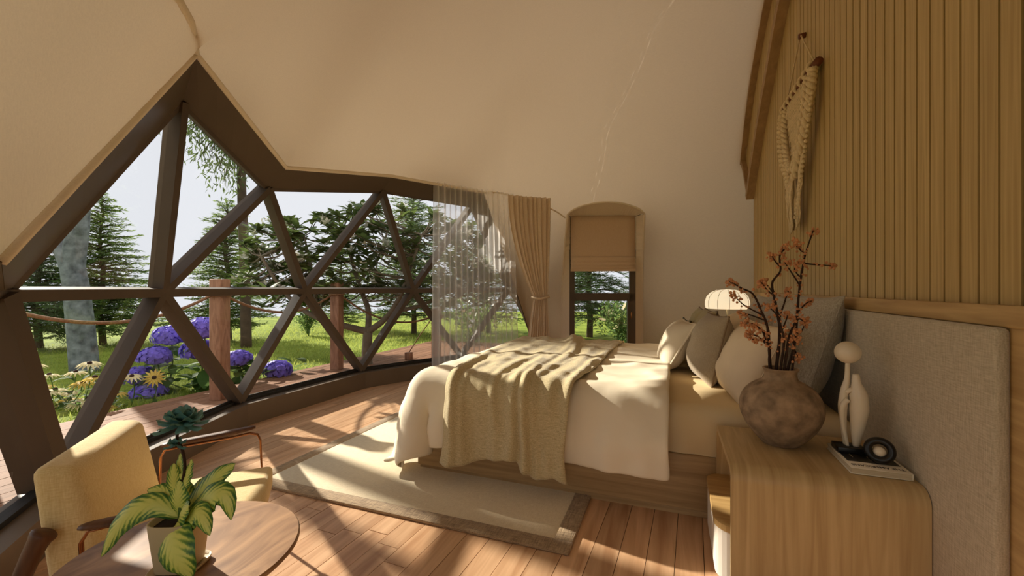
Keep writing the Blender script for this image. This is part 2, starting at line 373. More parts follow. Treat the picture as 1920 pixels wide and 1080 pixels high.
# --- floor and planks
fl = struct('floor')
v, f = prism([(CX+3.6*math.cos(R(a)), CY+3.6*math.sin(R(a))) for a in range(0, 360, 6)], -.09, -.022)
obj('subfloor', v, f, M_subfloor, fl)
v, f = prism([(-1.6, -1.4), (1.9, -1.4), (1.9, .3), (-1.6, .3)], -.09, -.0225)
obj('entry_subfloor', v, f, M_subfloor, fl)
PR = R(-2.6); pw = .1126
rng = random.Random(3)
pd = Vector((-math.sin(PR), math.cos(PR), 0)); px_ = Vector((math.cos(PR), math.sin(PR), 0))
k0 = 0.327/1  # aligns one joint line under the point directly right of the bed leg
for i in range(-34, 12):
    xa = i*pw+.043; xb = xa+pw-.0025
    xm = (xa+xb)/2
    # extent inside circle
    cc = Vector((CX, CY, 0)); cxl = cc.dot(px_); cyl = cc.dot(pd)
    h2 = 3.47**2-(xm-cxl)**2
    if h2 <= .02: continue
    y0 = cyl-math.sqrt(h2); y1 = cyl+math.sqrt(h2)
    y0 = max(y0, -.3) if abs(xm) < 1.5 else y0
    y = y0 - rng.uniform(0, 1.3)
    while y < y1:
        L = rng.uniform(1.5, 2.3); a = max(y, y0); b = min(y+L-.003, y1); y += L
        if b-a < .05: continue
        dz = rng.uniform(-.0006, .0006)
        mb = MB()
        c4 = [px_*xa+pd*a, px_*xb+pd*a, px_*xb+pd*b, px_*xa+pd*b]
        vv = [(p.x, p.y, -.02) for p in c4]+[(p.x, p.y, dz) for p in c4]
        mb.add(vv, [(0,3,2,1),(4,5,6,7),(0,1,5,4),(1,2,6,5),(2,3,7,6),(3,0,4,7)]).build('plank', M_plank, fl)

# --- dome liner (canvas ceiling) with the glazed opening and the arched window cut out
def geo_planes():
    t = (1+5**.5)/2
    V = [Vector(p).normalized() for p in [(-1,t,0),(1,t,0),(-1,-t,0),(1,-t,0),(0,-1,t),(0,1,t),(0,-1,-t),(0,1,-t),(t,0,-1),(t,0,1),(-t,0,-1),(-t,0,1)]]
    F = [(0,11,5),(0,5,1),(0,1,7),(0,7,10),(0,10,11),(1,5,9),(5,11,4),(11,10,2),(10,7,6),(7,1,8),(3,9,4),(3,4,2),(3,2,6),(3,6,8),(3,8,9),(4,9,5),(2,4,11),(6,2,10),(8,6,7),(9,8,1)]
    rot = V[0].rotation_difference(Vector((0, 0, 1))); V = [rot @ p for p in V]
    rz = Matrix.Rotation(R(9), 3, 'Z'); V = [rz @ p for p in V]
    PN = []; q = 3
    for a, b, c in F:
        g = {}
        for i in range(q+1):
            for j in range(q+1-i): g[i, j] = (V[a]*(q-i-j)+V[b]*i+V[c]*j).normalized()
        for i in range(q):
            for j in range(q-i):
                tr = [(g[i, j], g[i+1, j], g[i, j+1])]
                if i+j < q-1: tr.append((g[i+1, j], g[i+1, j+1], g[i, j+1]))
                for A_, B_, C_ in tr:
                    n = (B_-A_).cross(C_-A_).normalized()
                    if n.dot(A_) < 0: n = -n
                    PN.append((n.x, n.y, n.z, n.dot(A_)))
    return np.array(PN)
GP = geo_planes()
def facet_r(d):
    q = GP[:, :3] @ np.array(d); ok = q > .3
    return float((GP[ok, 3]/q[ok]).min())
LP = dict(K=Vector((-1.55, .28, 1.20)), L=Vector((-2.20, .76, 1.24)), A=Vector((-2.376, 1.525, 2.402)), T1=Vector((-2.969, 2.615, 2.142)), T2=Vector((-2.836, 3.853, 2.366)),
          T3=Vector((-2.28, 5.002, 2.385)), r=Vector((-1.994, 5.874, .682)), e=Vector((-1.86, 6.05, 0.0)))
def azof(p): return math.degrees(math.atan2(p[1]-CY, p[0]-CX)) % 360
BORD = [LP[k] for k in ('e', 'r', 'T3', 'T2', 'T1', 'A', 'L', 'K')]; BAZ = [azof(p) for p in BORD]
WAZ0, WAZ1, WZT = 97.73, 117.97, 2.34
def arch_z(az):
    s_ = (az-(WAZ0+WAZ1)/2)/((WAZ1-WAZ0)/2); return 2.12+(WZT-2.12)*math.sqrt(max(0, 1-.92*s_*s_))-.0
def liner_r(az, el):
    d = (math.cos(el)*math.cos(R(az)), math.cos(el)*math.sin(R(az)), math.sin(el))
    r = RL*(.85*(facet_r(d)*1.012)+.15)
    # entrance bay pushed out behind the viewer
    da = abs(((az-270+180) % 360)-180)
    if da < 46 and el < R(48):
        s_ = 1-max(0, (da-30)/16); s2 = 1-max(0, (math.degrees(el)-34)/14); s_ = s_*s_*(3-2*s_); s2 = max(0, min(1, s2)); r *= 1+.30*s_*s2
    return r
def liner_pt(az, z):
    el = R(0)
    for _ in range(12):
        r = liner_r(az, el); el = math.asin(max(-1, min(1, (z-ZC)/r)))
    return Vector((CX+r*math.cos(el)*math.cos(R(az)), CY+r*math.cos(el)*math.sin(R(az)), z))
def bottom_pt(az, side):
    """lowest liner point at this azimuth; side -1/+1 picks the branch at a jump"""
    a = az % 360
    if BAZ[0] <= a <= BAZ[-1]:
        for i in range(len(BAZ)-1):
            if BAZ[i] <= a <= BAZ[i+1]:
                if i == 0 and a == BAZ[0]: return BORD[0].copy()
                p, q = BORD[i], BORD[i+1]
                # chord parameter at azimuth a
                ca, sa = math.cos(R(a)), math.sin(R(a)); px0 = p.x-CX; py0 = p.y-CY; dx = q.x-p.x; dy = q.y-p.y
                t = -(px0*sa-py0*ca)/(dx*sa-dy*ca); return p.lerp(q, t)
    return liner_pt(a, 0.0)
azs = sorted(set([round(x*1.5, 3) for x in range(240)]+[round(a, 4) for a in BAZ[1:]]))
runs = []  # continuous azimuth runs
e = 0.0; lo = BAZ[-1]
DA0, DA1 = 256.0, 284.0
runs.append(('wall', [lo]+[a for a in azs if lo+.05 < a < DA0-.05]+[DA0]))
runs.append(('fill_door', [DA0]+[a for a in azs if DA0+.05 < a < DA1-.05]+[DA1]))
runs.append(('wall', [DA1]+[a for a in azs if a > DA1+.05]+[a+360 for a in azs if a < WAZ0-.05]+[WAZ0+360]))
runs.append(('arch', [WAZ0-e]+[a for a in azs if WAZ0+.05 < a < WAZ1-.05]+[WAZ1+e]))
runs.append(('bord', [WAZ1]+[a for a in azs if WAZ1+.05 < a < lo-.0001]+[lo-1e-5]))
NR = 56; LV = []; LF = []
for mode, seq in runs:
    base = len(LV)
    for a in seq:
        bp = liner_pt(a % 360, 0.0) if mode == 'wall' else (liner_pt(a, arch_z(a)) if mode == 'arch' else liner_pt(a, 2.1) if mode == 'fill_door' else bottom_pt(a, 0)); rel = bp-Vector((CX, CY, ZC)); rb = rel.length; e0 = math.asin(rel.z/rb)
        for k in range(NR+1):
            w_ = k/NR; el = lerp(e0, R(89.7), w_); rf = liner_r(a % 360, el)
            s_ = min(1, w_/.10); s_ = s_*s_*(3-2*s_); rr = lerp(rb, rf, s_)
            LV.append((CX+rr*math.cos(el)*math.cos(R(a)), CY+rr*math.cos(el)*math.sin(R(a)), ZC+rr*math.sin(el)))
    for i in range(len(seq)-1):
        for k in range(NR):
            p = base+i*(NR+1)+k; q = p+NR+1; LF.append((p, p+1, q+1, q))
ceil = obj('ceiling', LV, LF, M_liner, None, True); ceil['kind'] = 'structure'


# piping along the liner edge and up the seam
def seg_pts(P, n=10):
    out = []
    for i in range(len(P)-1):
        for k in range(n): out.append(P[i].lerp(P[i+1], k/n))
    out.append(P[-1]); return out
tr = struct('trim_1')
def inward(p, d=.012):
    c = Vector((CX, CY, ZC)); return p+(c-p).normalized()*d
mb = MB(); mb.tube([inward(p, .004) for p in seg_pts([LP['L'], LP['A'], LP['T1'], LP['T2'], LP['T3']], 8)], .017, 8); mb.build('edge_piping', M_piping, tr, True)
mb = MB(); pts = [inward(LP['A'], .004)]
for k in range(2, 13):
    az = lerp(azof(LP['A']), 250.0, k/12); z = lerp(2.402, 2.46, (k/12)); pts.append(inward(liner_pt(az, z), .006))
mb.tube(pts, .017, 8); mb.build('seam_piping', M_piping, tr, True)
mb = MB(); pts = [inward(LP['T3'], .004)]
for az, z in ((139, 2.395), (134, 2.38), (128, 2.33), (122, 2.23), (118.6, 2.14)): pts.append(inward(liner_pt(az, z), .004))
mb.tube(catmull(pts, 5), .010, 8); mb.build('rail_piping', M_piping, tr, True)

# --- glazing: nodes, struts, panes, fascia boards
ND = {}
for i, a in enumerate((-115.5, -139.6, -157.1, -181.1, -205.1, -229.1)): ND['M%d' % i] = pol(a, 3.508, 1.12)
for i, a in enumerate((-121.1, -145.1, -169.1, -193.1, -217.1, -241.1)): ND['B%d' % i] = pol(a, 3.506, .204)
ND['A'] = Vector((-2.751, 1.686, 2.27)); ND['T1'] = Vector((-3.20, 2.638, 1.995)); ND['T2'] = Vector((-3.046, 3.963, 2.244)); ND['T3'] = Vector((-2.49, 5.119, 2.248))
win = struct('window_1')
def radial(p): return (p-Vector((CX, CY, ZC))).normalized()
def strut(a, b, wd=.055, dp=.10, name='strut'):
    p, q = ND[a], ND[b]; n = radial((p+q)/2); mb = MB(); mb.beam(p+n*.02, q+n*.02, wd, dp, n); mb.build(name, M_strut, win)
for a, b in [('M1','M2'),('M2','M3'),('M3','M4'),('M4','M5'),('M2','A'),('M2','T1'),('M3','T1'),('M3','T2'),('M4','T2'),('M4','T3'),('M0','M1'),
             ('B1','M2'),('B2','M2'),('B2','M3'),('B3','M3'),('B3','M4'),('B4','M4'),('B4','M5')]: strut(a, b)
ND['S1'] = pol(-138.5, 3.508, 1.12); ND['S2'] = pol(-144.1, 3.506, .204); strut('S1', 'S2', .085, .17); strut('B0', 'M0', .08, .12)
for a, b in [('M1','A'),('A','T1'),('T1','T2'),('T2','T3'),('T3','M5'),('M5','B5')]: strut(a, b, .05, .06, 'edge_strut')
tris = [('M1','M2','A'),('M2','A','T1'),('M2','T1','M3'),('T1','T2','M3'),('M3','T2','M4'),('T2','T3','M4'),('M4','T3','M5'),
        ('B1','B2','M2'),('M2','B2','M3'),('B2','B3','M3'),('M3','B3','M4'),('B3','B4','M4'),('M4','B4','M5'),('B4','B5','M5'),('M1','B1','M2')]
for t in tris:
    P = [ND[k]+radial(ND[k])*.045 for k in t]; obj('glass_pane', [tuple(p) for p in P], [(0, 1, 2)], M_glass, win)
    # dark glazing bead round each pane
    c = (P[0]+P[1]+P[2])/3; mb = MB()
    for i in range(3):
        a = P[i].lerp(c, .02); b = P[(i+1) % 3].lerp(c, .02); mb.beam(a.lerp(b, .01), a.lerp(b, .99), .036, .012, radial(c))
    mb.build('glazing_bead', M_gasket, win)
obj('glass_pane', [tuple(ND[k]+radial(ND[k])*.045) for k in ('M0', 'M1', 'B1', 'B0')], [(0, 1, 2, 3)], M_glass, win)
def board(l0, l1, g0, g1):
    n = 6; V = []; F = []
    for k in range(n+1):
        a = l0.lerp(l1, k/n); b = g0.lerp(g1, k/n); u = (a-b).normalized()
        V += [a+u*.012, b-u*.015]
    for k in range(n): F.append((2*k, 2*k+1, 2*k+3, 2*k+2))
    return solidify(obj('fascia_board', [tuple(p) for p in V], F, M_frame, win), .012, 0)
board(LP['L'], LP['A'], ND['M1'], ND['A']); board(LP['A'], LP['T1'], ND['A'], ND['T1']); board(LP['T1'], LP['T2'], ND['T1'], ND['T2'])
board(LP['T2'], LP['T3'], ND['T2'], ND['T3']); board(LP['T3'], LP['r'], ND['T3'], ND['M5']); board(LP['r'], LP['e'], ND['M5'], ND['B5'])
board(LP['K'], LP['L'], ND['M0'], ND['M1'])
board(LP['K'], Vector((LP['K'].x, LP['K'].y, 0)), ND['M0'], ND['B0'])

# unseen outer shell, added to blur sun and tree shadows falling on the liner
OV = []; OF = []
GB = [ND[k]+radial(ND[k])*.05 for k in ('B5', 'M5', 'T3', 'T2', 'T1', 'A', 'M1', 'M0', 'B0')]; GAZ = [azof(p) for p in GB]
def shell_bottom(a, mode):
    if mode == 'glass':
        for i in range(len(GAZ)-1):
            if GAZ[i] <= a <= GAZ[i+1]:
                p, q = GB[i], GB[i+1]; ca, sa = math.cos(R(a)), math.sin(R(a)); dx = q.x-p.x; dy = q.y-p.y
                t = -((p.x-CX)*sa-(p.y-CY)*ca)/(dx*sa-dy*ca); p = p.lerp(q, t); return (p-Vector((CX, CY, ZC)))
    z = 2.19 if mode == 'arch' else 1.78 if mode == 'fill_door' else 0.0; rc = 3.74 if mode in ('arch', 'fill_door') else 3.66; el = math.asin((z-ZC)/rc); return Vector((math.cos(el)*math.cos(R(a)), math.cos(el)*math.sin(R(a)), math.sin(el)))*rc
g0, g1 = GAZ[0], GAZ[-2]
cruns = [('glass', [g0]+sorted(set([float(x) for x in range(0, 360, 3) if g0 < x < g1]+GAZ[1:-2]))+[g1]), ('wall', [g1]+[float(x) for x in range(0, 720, 3) if g1 < x < DA0]+[DA0]), ('fill_door', list(np.linspace(DA0, DA1, 10))), ('wall', [DA1]+[float(x) for x in range(0, 720, 3) if DA1 < x < WAZ0+360]+[WAZ0+360]), ('arch', list(np.linspace(WAZ0, min(WAZ1, g0), 8)))]
if g0 > WAZ1: cruns.append(('wall', [WAZ1, g0]))
for mode, seq in cruns:
    base = len(OV)
    for a in seq:
        bp = shell_bottom(a, mode); r0 = bp.length; e0 = math.asin(bp.z/r0); am = a % 360; da = abs(((am-270+180) % 360)-180); bay = 1.0-min(1, max(0, (da-34)/14))
        for k in range(31):
            el = lerp(e0, R(90), k/30); rr = lerp(r0, 3.74, min(1, k/4)); rr *= 1+.34*bay*max(0, 1-max(0, (math.degrees(el)-38)/14)); OV.append((CX+rr*math.cos(el)*math.cos(R(a)), CY+rr*math.cos(el)*math.sin(R(a)), ZC+rr*math.sin(el)))
    for i in range(len(seq)-1):
        for k in range(30): p = base+i*31+k; OF.append((p, p+1, p+32, p+31))
cov = obj('diffuser_shell', OV, OF, M_diffuser, None, True); cov['kind'] = 'structure'

# --- sill ring under the glass
sill = struct('baseboard_window')
SA = (-121.1, -145.1, -169.1, -193.1, -217.1, -241.1)
for i in range(5):
    q = [pol(SA[i], 3.425), pol(SA[i+1], 3.425), pol(SA[i+1], 3.64), pol(SA[i], 3.64)]
    v, f = prism([(p.x, p.y) for p in q][::-1], -.02, .18); obj('sill_panel', v, f, M_sill, sill)
    q = [pol(SA[i], 3.525), pol(SA[i+1], 3.525), pol(SA[i+1], 3.58), pol(SA[i], 3.58)]
    v, f = prism([(p.x, p.y) for p in q][::-1], .18, .205); obj('glazing_channel', v, f, M_gasket, sill)

# --- arched window at the back
W2 = struct('window_2')
wn = Vector((math.cos(R(108)), math.sin(R(108)), 0)); wt = Vector((math.sin(R(108)), -math.cos(R(108)), 0)); wc = Vector((CX, CY, 0))+wn*3.2
def wp(t, z, o=0.0): return wc+wt*t+wn*o+Vector((0, 0, z))
HW, HT = .465, 2.196
mb = MB(); n = 24
Lb = [liner_pt(WAZ1, z) for z in np.linspace(0, arch_z(WAZ1-1e-6), n)]; Rb = [liner_pt(WAZ0, z) for z in np.linspace(0, arch_z(WAZ0+1e-6), n)]
for side, B in ((-1, Lb), (1, Rb)):
    V = []; F = []
    for p in B: V += [p+wt*(side*.012)-wn*.0, wp(side*HW, min(p.z, HT))]
    for k in range(n-1): F.append((2*k, 2*k+1, 2*k+3, 2*k+2))
    mb.add(V, F)
V = []; F = []; m_ = 28
for k in range(m_+1):
    a = lerp(WAZ1-.001, WAZ0+.001, k/m_); p = liner_pt(a, arch_z(a)); V += [p+Vector((0, 0, .01)), wp(lerp(-HW, HW, k/m_), HT)]
for k in range(m_): F.append((2*k, 2*k+1, 2*k+3, 2*k+2))
mb.add(V, F); rv = mb.build('reveal', M_piping, W2); solidify(rv, .012, 0)
mb = MB()  # unseen cheeks and hood added outside the window to keep sun off the liner
for t_, az_ in ((-HW, WAZ1), (HW, WAZ0)):
    zz = np.linspace(0, 2.42, 13); V_ = []
    for z_ in zz: V_ += [wp(t_, min(z_, HT), .04), pol(az_, math.sqrt(3.79**2-(z_-ZC)**2), z_)]
    mb.add(V_, [(2*k, 2*k+1, 2*k+3, 2*k+2) for k in range(12)])
mb.add([wp(-HW, 0, .04), wp(-HW, HT+.02, .04), wp(-HW, HT+.02, .72), wp(-HW, 0, .72)], [(0, 1, 2, 3)]); mb.add([wp(-HW, HT, .04), wp(HW, HT, .04), wp(HW, HT, .72), wp(-HW, HT, .72)], [(0, 1, 2, 3)])
mb.add([wp(-HW-.25, HT+.005, .04), wp(HW+.25, HT+.005, .04), wp(HW+.25, HT+.005, .30), wp(-HW-.25, HT+.005, .30)], [(0, 1, 2, 3)]); solidify(mb.build('sun_baffle', M_frame, W2), .02, 0)
# cream casing ring round the opening
mb = MB(); pts = [inward(p, .004) for p in Lb]+[inward(liner_pt(a, arch_z(a)), .004) for a in np.linspace(WAZ1-.01, WAZ0+.01, 30)]+[inward(p, .004) for p in Rb[::-1]]
mb.tube(pts, .014, 8); mb.build('casing_bead', M_piping, W2, True)
def wbar(name, t0, t1, z0, z1, o0=-.01, o1=.05, mat=M_frame):
    mb = MB(); P = [wp(t, z, o) for z in (z0, z1) for o in (o0, o1) for t in (t0, t1)]
    mb.add(P, [(0,1,3,2),(4,6,7,5),(0,4,5,1),(2,3,7,6),(0,2,6,4),(1,5,7,3)]); return mb.build(name, mat, W2)
wbar('stile', -HW-.01, -HW+.065, .0, HT+.02); wbar('stile', HW-.075, HW+.01, .0, HT+.02); wbar('sash_stile', HW-.105, HW-.078, 0, 1.0, -.02)
wbar('mid_rail', -HW, HW, .965, 1.075); wbar('bottom_rail', -HW, HW, 0, .09); wbar('top_rail', -HW, HW, HT-.06, HT+.02)
for z0, z1 in ((.09, .965), (1.075, HT-.06)):
    P = [wp(-HW+.06, z0, .02), wp(HW-.07, z0, .02), wp(HW-.07, z1, .02), wp(-HW+.06, z1, .02)]; obj('glass_pane', [tuple(p) for p in P], [(0, 1, 2, 3)], M_glass, W2)
mb = MB(); mb.tube([wp(HW-.06, .72, -.02), wp(HW-.06, .72, -.05), wp(HW-.06, .80, -.055)], .009, 8); mb.build('window_handle', M_handle, W2, True)

# --- unseen glazed doors added behind the viewer to bring daylight onto near objects
DR = struct('fill_door_1'); d0 = liner_pt(DA0, 0.0); d1 = liner_pt(DA1, 0.0); dt = (d1-d0).normalized(); dn_ = Vector((dt.y, -dt.x, 0)); dw = (d1-d0).length
def dbar(name, a, b, z0, z1, mat=M_frame, th=.05):
    p = d0+dt*a; q = d0+dt*b; V_ = [p-dn_*th/2, q-dn_*th/2, q+dn_*th/2, p+dn_*th/2]; MB().add([(v_.x, v_.y, z) for z in (z0, z1) for v_ in V_], [(0,3,2,1),(4,5,6,7),(0,1,5,4),(1,2,6,5),(2,3,7,6),(3,0,4,7)]).build(name, mat, DR)
for a, b in ((0, .07), (dw/2-.06, dw/2+.06), (dw-.07, dw)): dbar('stile', a, b, -.02, 2.12)
dbar('threshold', 0, dw, -.02, .05); dbar('head', 0, dw, 2.05, 2.14); dbar('lintel', -.02, dw+.02, 2.10, 2.14, M_frame, .6)
for a, b in ((.07, dw/2-.06), (dw/2+.06, dw-.07)):
    p = d0+dt*a; q = d0+dt*b; obj('glass_pane', [(p.x, p.y, .05), (q.x, q.y, .05), (q.x, q.y, 2.05), (p.x, p.y, 2.05)], [(0, 1, 2, 3)], M_glass, DR)

# --- slatted wall behind the bed
wall = struct('wall_right')
def wall_top(y): 
    q = 3.36**2-(WX-CX)**2-(y-CY)**2; return ZC+math.sqrt(q) if q > 0 else None
mb = MB(); n = 40; V = []; F = []
ys = np.linspace(-.12, 5.20, n)
for y in ys: V += [(WX+.022, y, 0), (WX+.022, y, wall_top(y) or .7)]
for k in range(n-1): F.append((2*k, 2*k+2, 2*k+3, 2*k+1))
bk = obj('backing', V, F, M_slatback, wall); solidify(bk, .02, 1)
V = []; F = []; ys = np.linspace(5.20, 5.86, 8)
for y in ys: V += [(WX+.022, y, 2.13+(y-5.17)*.78), (WX+.022, y, wall_top(y))]
for k in range(7): F.append((2*k, 2*k+2, 2*k+3, 2*k+1))
solidify(obj('upper_backing', V, F, M_slatback, wall), .02, 1)
pitch = .0829; gap = .0105
for i in range(-32, 41):
    y0 = 2.547+i*pitch+gap/2; y1 = y0+pitch-gap; ym = (y0+y1)/2
    t0, t1 = wall_top(y0), wall_top(y1)
    if t0 is None or t1 is None or y0 < -.1 or y1 > 5.87: continue
    zb0 = zb1 = 0.0
    if ym > 5.2: zb0 = 2.13+(y0-5.17)*.78; zb1 = 2.13+(y1-5.17)*.78
    if min(t0-zb0, t1-zb1) < .05: continue
    V = [(WX,y0,zb0),(WX+.02,y0,zb0),(WX+.02,y1,zb1),(WX,y1,zb1),(WX,y0,t0),(WX+.02,y0,t0),(WX+.02,y1,t1),(WX,y1,t1)]
    obj('slat', V, [(0,1,2,3),(4,7,6,5),(0,4,5,1),(1,5,6,2),(2,6,7,3),(3,7,4,0)], M_slat, wall)
obj('end_post', *(lambda m: (m.v, m.f))(MB().box((WX-.002, 5.19, 0), (WX+.05, 5.215, 2.16))), M_rib, wall)
# arched ribs
trA = struct('trim_2')
inn = [(3.189, 3.42), (3.45, 3.40), (3.715, 3.31), (3.98, 3.135), (4.20, 2.965), (4.5, 2.752), (4.8, 2.496), (5.0, 2.32), (5.205, 2.11)]
def ribmesh(path, x0, x1, th, up=True):
    P = catmull([(0, a, b) for a, b in path], 4); V = []; F = []
    for i, p in enumerate(P):
        t = (P[min(i+1, len(P)-1)]-P[max(i-1, 0)]).normalized(); nn = Vector((0, -t.z, t.y)); nn = nn if nn.z > 0 or abs(nn.z) < .2 and nn.y > 0 else -nn
        a = p; b = p+nn*th; V += [(x0, a.y, a.z), (x1, a.y, a.z), (x1, b.y, b.z), (x0, b.y, b.z)]
    m = len(P)
    for i in range(m-1):
        for k in range(4): F.append((4*i+k, 4*i+(k+1) % 4, 4*i+4+(k+1) % 4, 4*i+4+k))
    F += [(0, 3, 2, 1), (4*m-4, 4*m-3, 4*m-2, 4*m-1)]
    return V, F
full = [(2*3.189-a, b) for a, b in inn[:0:-1]]+inn
v, f = ribmesh(full, WX-.075, WX+.001, .085); obj('inner_rib', v, f, M_rib, trA)
rB = 3.245; out = []
for k in range(25):
    a = lerp(R(146), R(37.5), k/24); out.append((3.189+rB*math.cos(a), ZC+rB*math.sin(a)))
v, f = ribmesh(out, WX-.06, WX+.001, .06); obj('outer_rib', v, f, M_rib, trA)
brk = [(5.21, 2.12), (5.36, 2.20), (5.48, 2.33), (5.62, 2.50), (5.76, 2.64)]
v, f = ribmesh(brk, WX-.05, WX+.001, .05); obj('bracket', v, f, M_rib, trA)

# ================================================================== OUTDOORS
cY, sY = math.cos(YAW), math.sin(YAW)
def at(u, d, z=0.0):
    """place at viewing bearing u (reference columns) and distance d from the viewer"""
    xr = (u-960)/795*d; return Vector((cY*xr-sY*d, sY*xr+cY*d, z))
LZ = -.12
lawn = struct('lawn')
V = [(0, 4, LZ)]; F = []; nA = 96; rads = (4, 8, 12, 16, 19.5)
for r in rads:
    for k in range(nA):
        a = 2*PI*k/nA; p = Vector((r*math.cos(a), 4+r*math.sin(a), 0)); V.append((p.x, p.y, LZ+.05*noise.noise(p*.25)*(1 if r > 6 else 0)))
for k in range(nA): F.append((0, 1+k, 1+(k+1) % nA))
for i in range(len(rads)-1):
    for k in range(nA): F.append((1+i*nA+k, 1+(i+1)*nA+k, 1+(i+1)*nA+(k+1) % nA, 1+i*nA+(k+1) % nA))
obj('turf', V, F, M_lawn, lawn, True)
# grass blades near the deck
rs = np.random.RandomState(5); n = 42000
gx = rs.uniform(-13, -5.02, n); gy = rs.uniform(-1, 13, n); keep = rs.rand(n) < np.clip(1.3-(-gx-5)/7, .15, 1); gx = gx[keep]; gy = gy[keep]; n = len(gx)
P = np.c_[gx, gy, np.full(n, LZ-.005)]; D = np.c_[rs.normal(0, .35, n), rs.normal(0, .35, n), np.ones(n)]; Nn = np.c_[rs.normal(0, 1, n), rs.normal(0, 1, n), np.zeros(n)]
v, f = blades(P, D, Nn, rs.uniform(.04, .10, n), rs.uniform(.008, .016, n))
tag(obj('grass', v, f, M_grass), 'short green grass blades of the lawn beside the deck', 'grass', kind='stuff')

# deck boards, running with the room's depth
deck = struct('deck')
bw = .142; rng = random.Random(9); i = 0; x = -5.0
while x < -1.2:
    xm = x+bw/2; q = 3.63**2-(max(0, abs(xm-CX)-bw/2))**2
    segs = [(-1.6, 8.4)] if q <= 0 else [(-1.6, CY-math.sqrt(q)), (CY+math.sqrt(q), 8.4)]
    for a, b in segs:
        y = a-rng.uniform(0, 2)
        while y < b:
            L = rng.uniform(2.4, 3.4); y0 = max(y, a); y1 = min(y+L-.004, b); y += L
            if y1-y0 > .05: MB().box((x, y0, -.075), (x+bw-.007, y1, -.03+rng.uniform(-.001, .001))).build('deck_board', M_deck, deck)
    x += bw
MB().box((-4.99, -1.6, LZ-.05), (-4.95, 8.4, -.078)).build('deck_edge_joist', M_subfloor, deck)
for jy in np.arange(-1.4, 8.4, .9):
    q = 3.63**2-(jy-CY)**2; x1 = CX-math.sqrt(q)-.02 if q > 0 else -1.3
    MB().box((-4.95, jy, LZ-.05), (x1, jy+.05, -.078)).build('deck_joist', M_subfloor, deck)

# fence posts and ropes on the deck
PO = [(-4.50, 1.38, 1.24), (-4.49, 3.13, 1.245), (-4.55, 4.88, 1.23), (-3.70, 6.24, .82)]
plabel = ['square timber rope post on the deck at the far left edge', 'square timber rope post among the violet hydrangeas', 'square timber rope post in front of the white-flowered tree', 'short timber rope post on the deck behind the sheer curtain']
def rpost(p, lab, wd=.134):
    x, y, h = p; t = thing('rope_post', lab, 'post', (x, y, -.03), group='rope posts on the deck')
    M = Matrix.Translation((x, y, 0)) @ Matrix.Rotation(R(12), 4, 'Z')
    rbox('post_shaft', (-wd/2, -wd/2, -.03), (wd/2, wd/2, h), .008, M_post, t, 2, M)
    mb = MB()
    for k in range(3): mb.tube([(x+(wd*.74)*math.cos(a), y+(wd*.74)*math.sin(a), h-.13-.022*k) for a in np.linspace(0, 2*PI, 16)[:-1]], .011, 6, True)
    mb.build('rope_wrap', M_cordr, t, True)
for p, l in zip(PO, plabel): rpost(p, l)
rl = ['sagging brown rope strung across the left window', 'sagging brown rope between the two tall posts', 'sagging brown rope below the white-flowered tree']
for i in range(3):
    a = Vector(PO[i]); b = Vector(PO[i+1]); a.z -= .14; b.z -= .12; pts = []
    for k in range(25):
        t = k/24; p = a.lerp(b, t); p.z -= .26*4*t*(1-t); pts.append(p)
    tag(MB().tube(pts, .015, 8).build('rope', M_cordr, None, True), rl[i], 'rope', 'ropes strung between the deck posts')
t = thing('tent_peg', 'short timber peg on the deck holding a guy rope', 'peg', (-4.05, 5.95, -.03))
rbox('peg_block', (-4.10, 5.90, -.03), (-4.0, 6.0, .09), .008, M_post, t, 2)
tag(MB().tube([(-3.72, 6.22, .70), (-3.9, 6.07, .38), (-4.05, 5.95, .08)], .008, 6).build('guy_rope', M_cordr, None, True), 'thin slanting guy rope tied from short post to peg', 'rope')

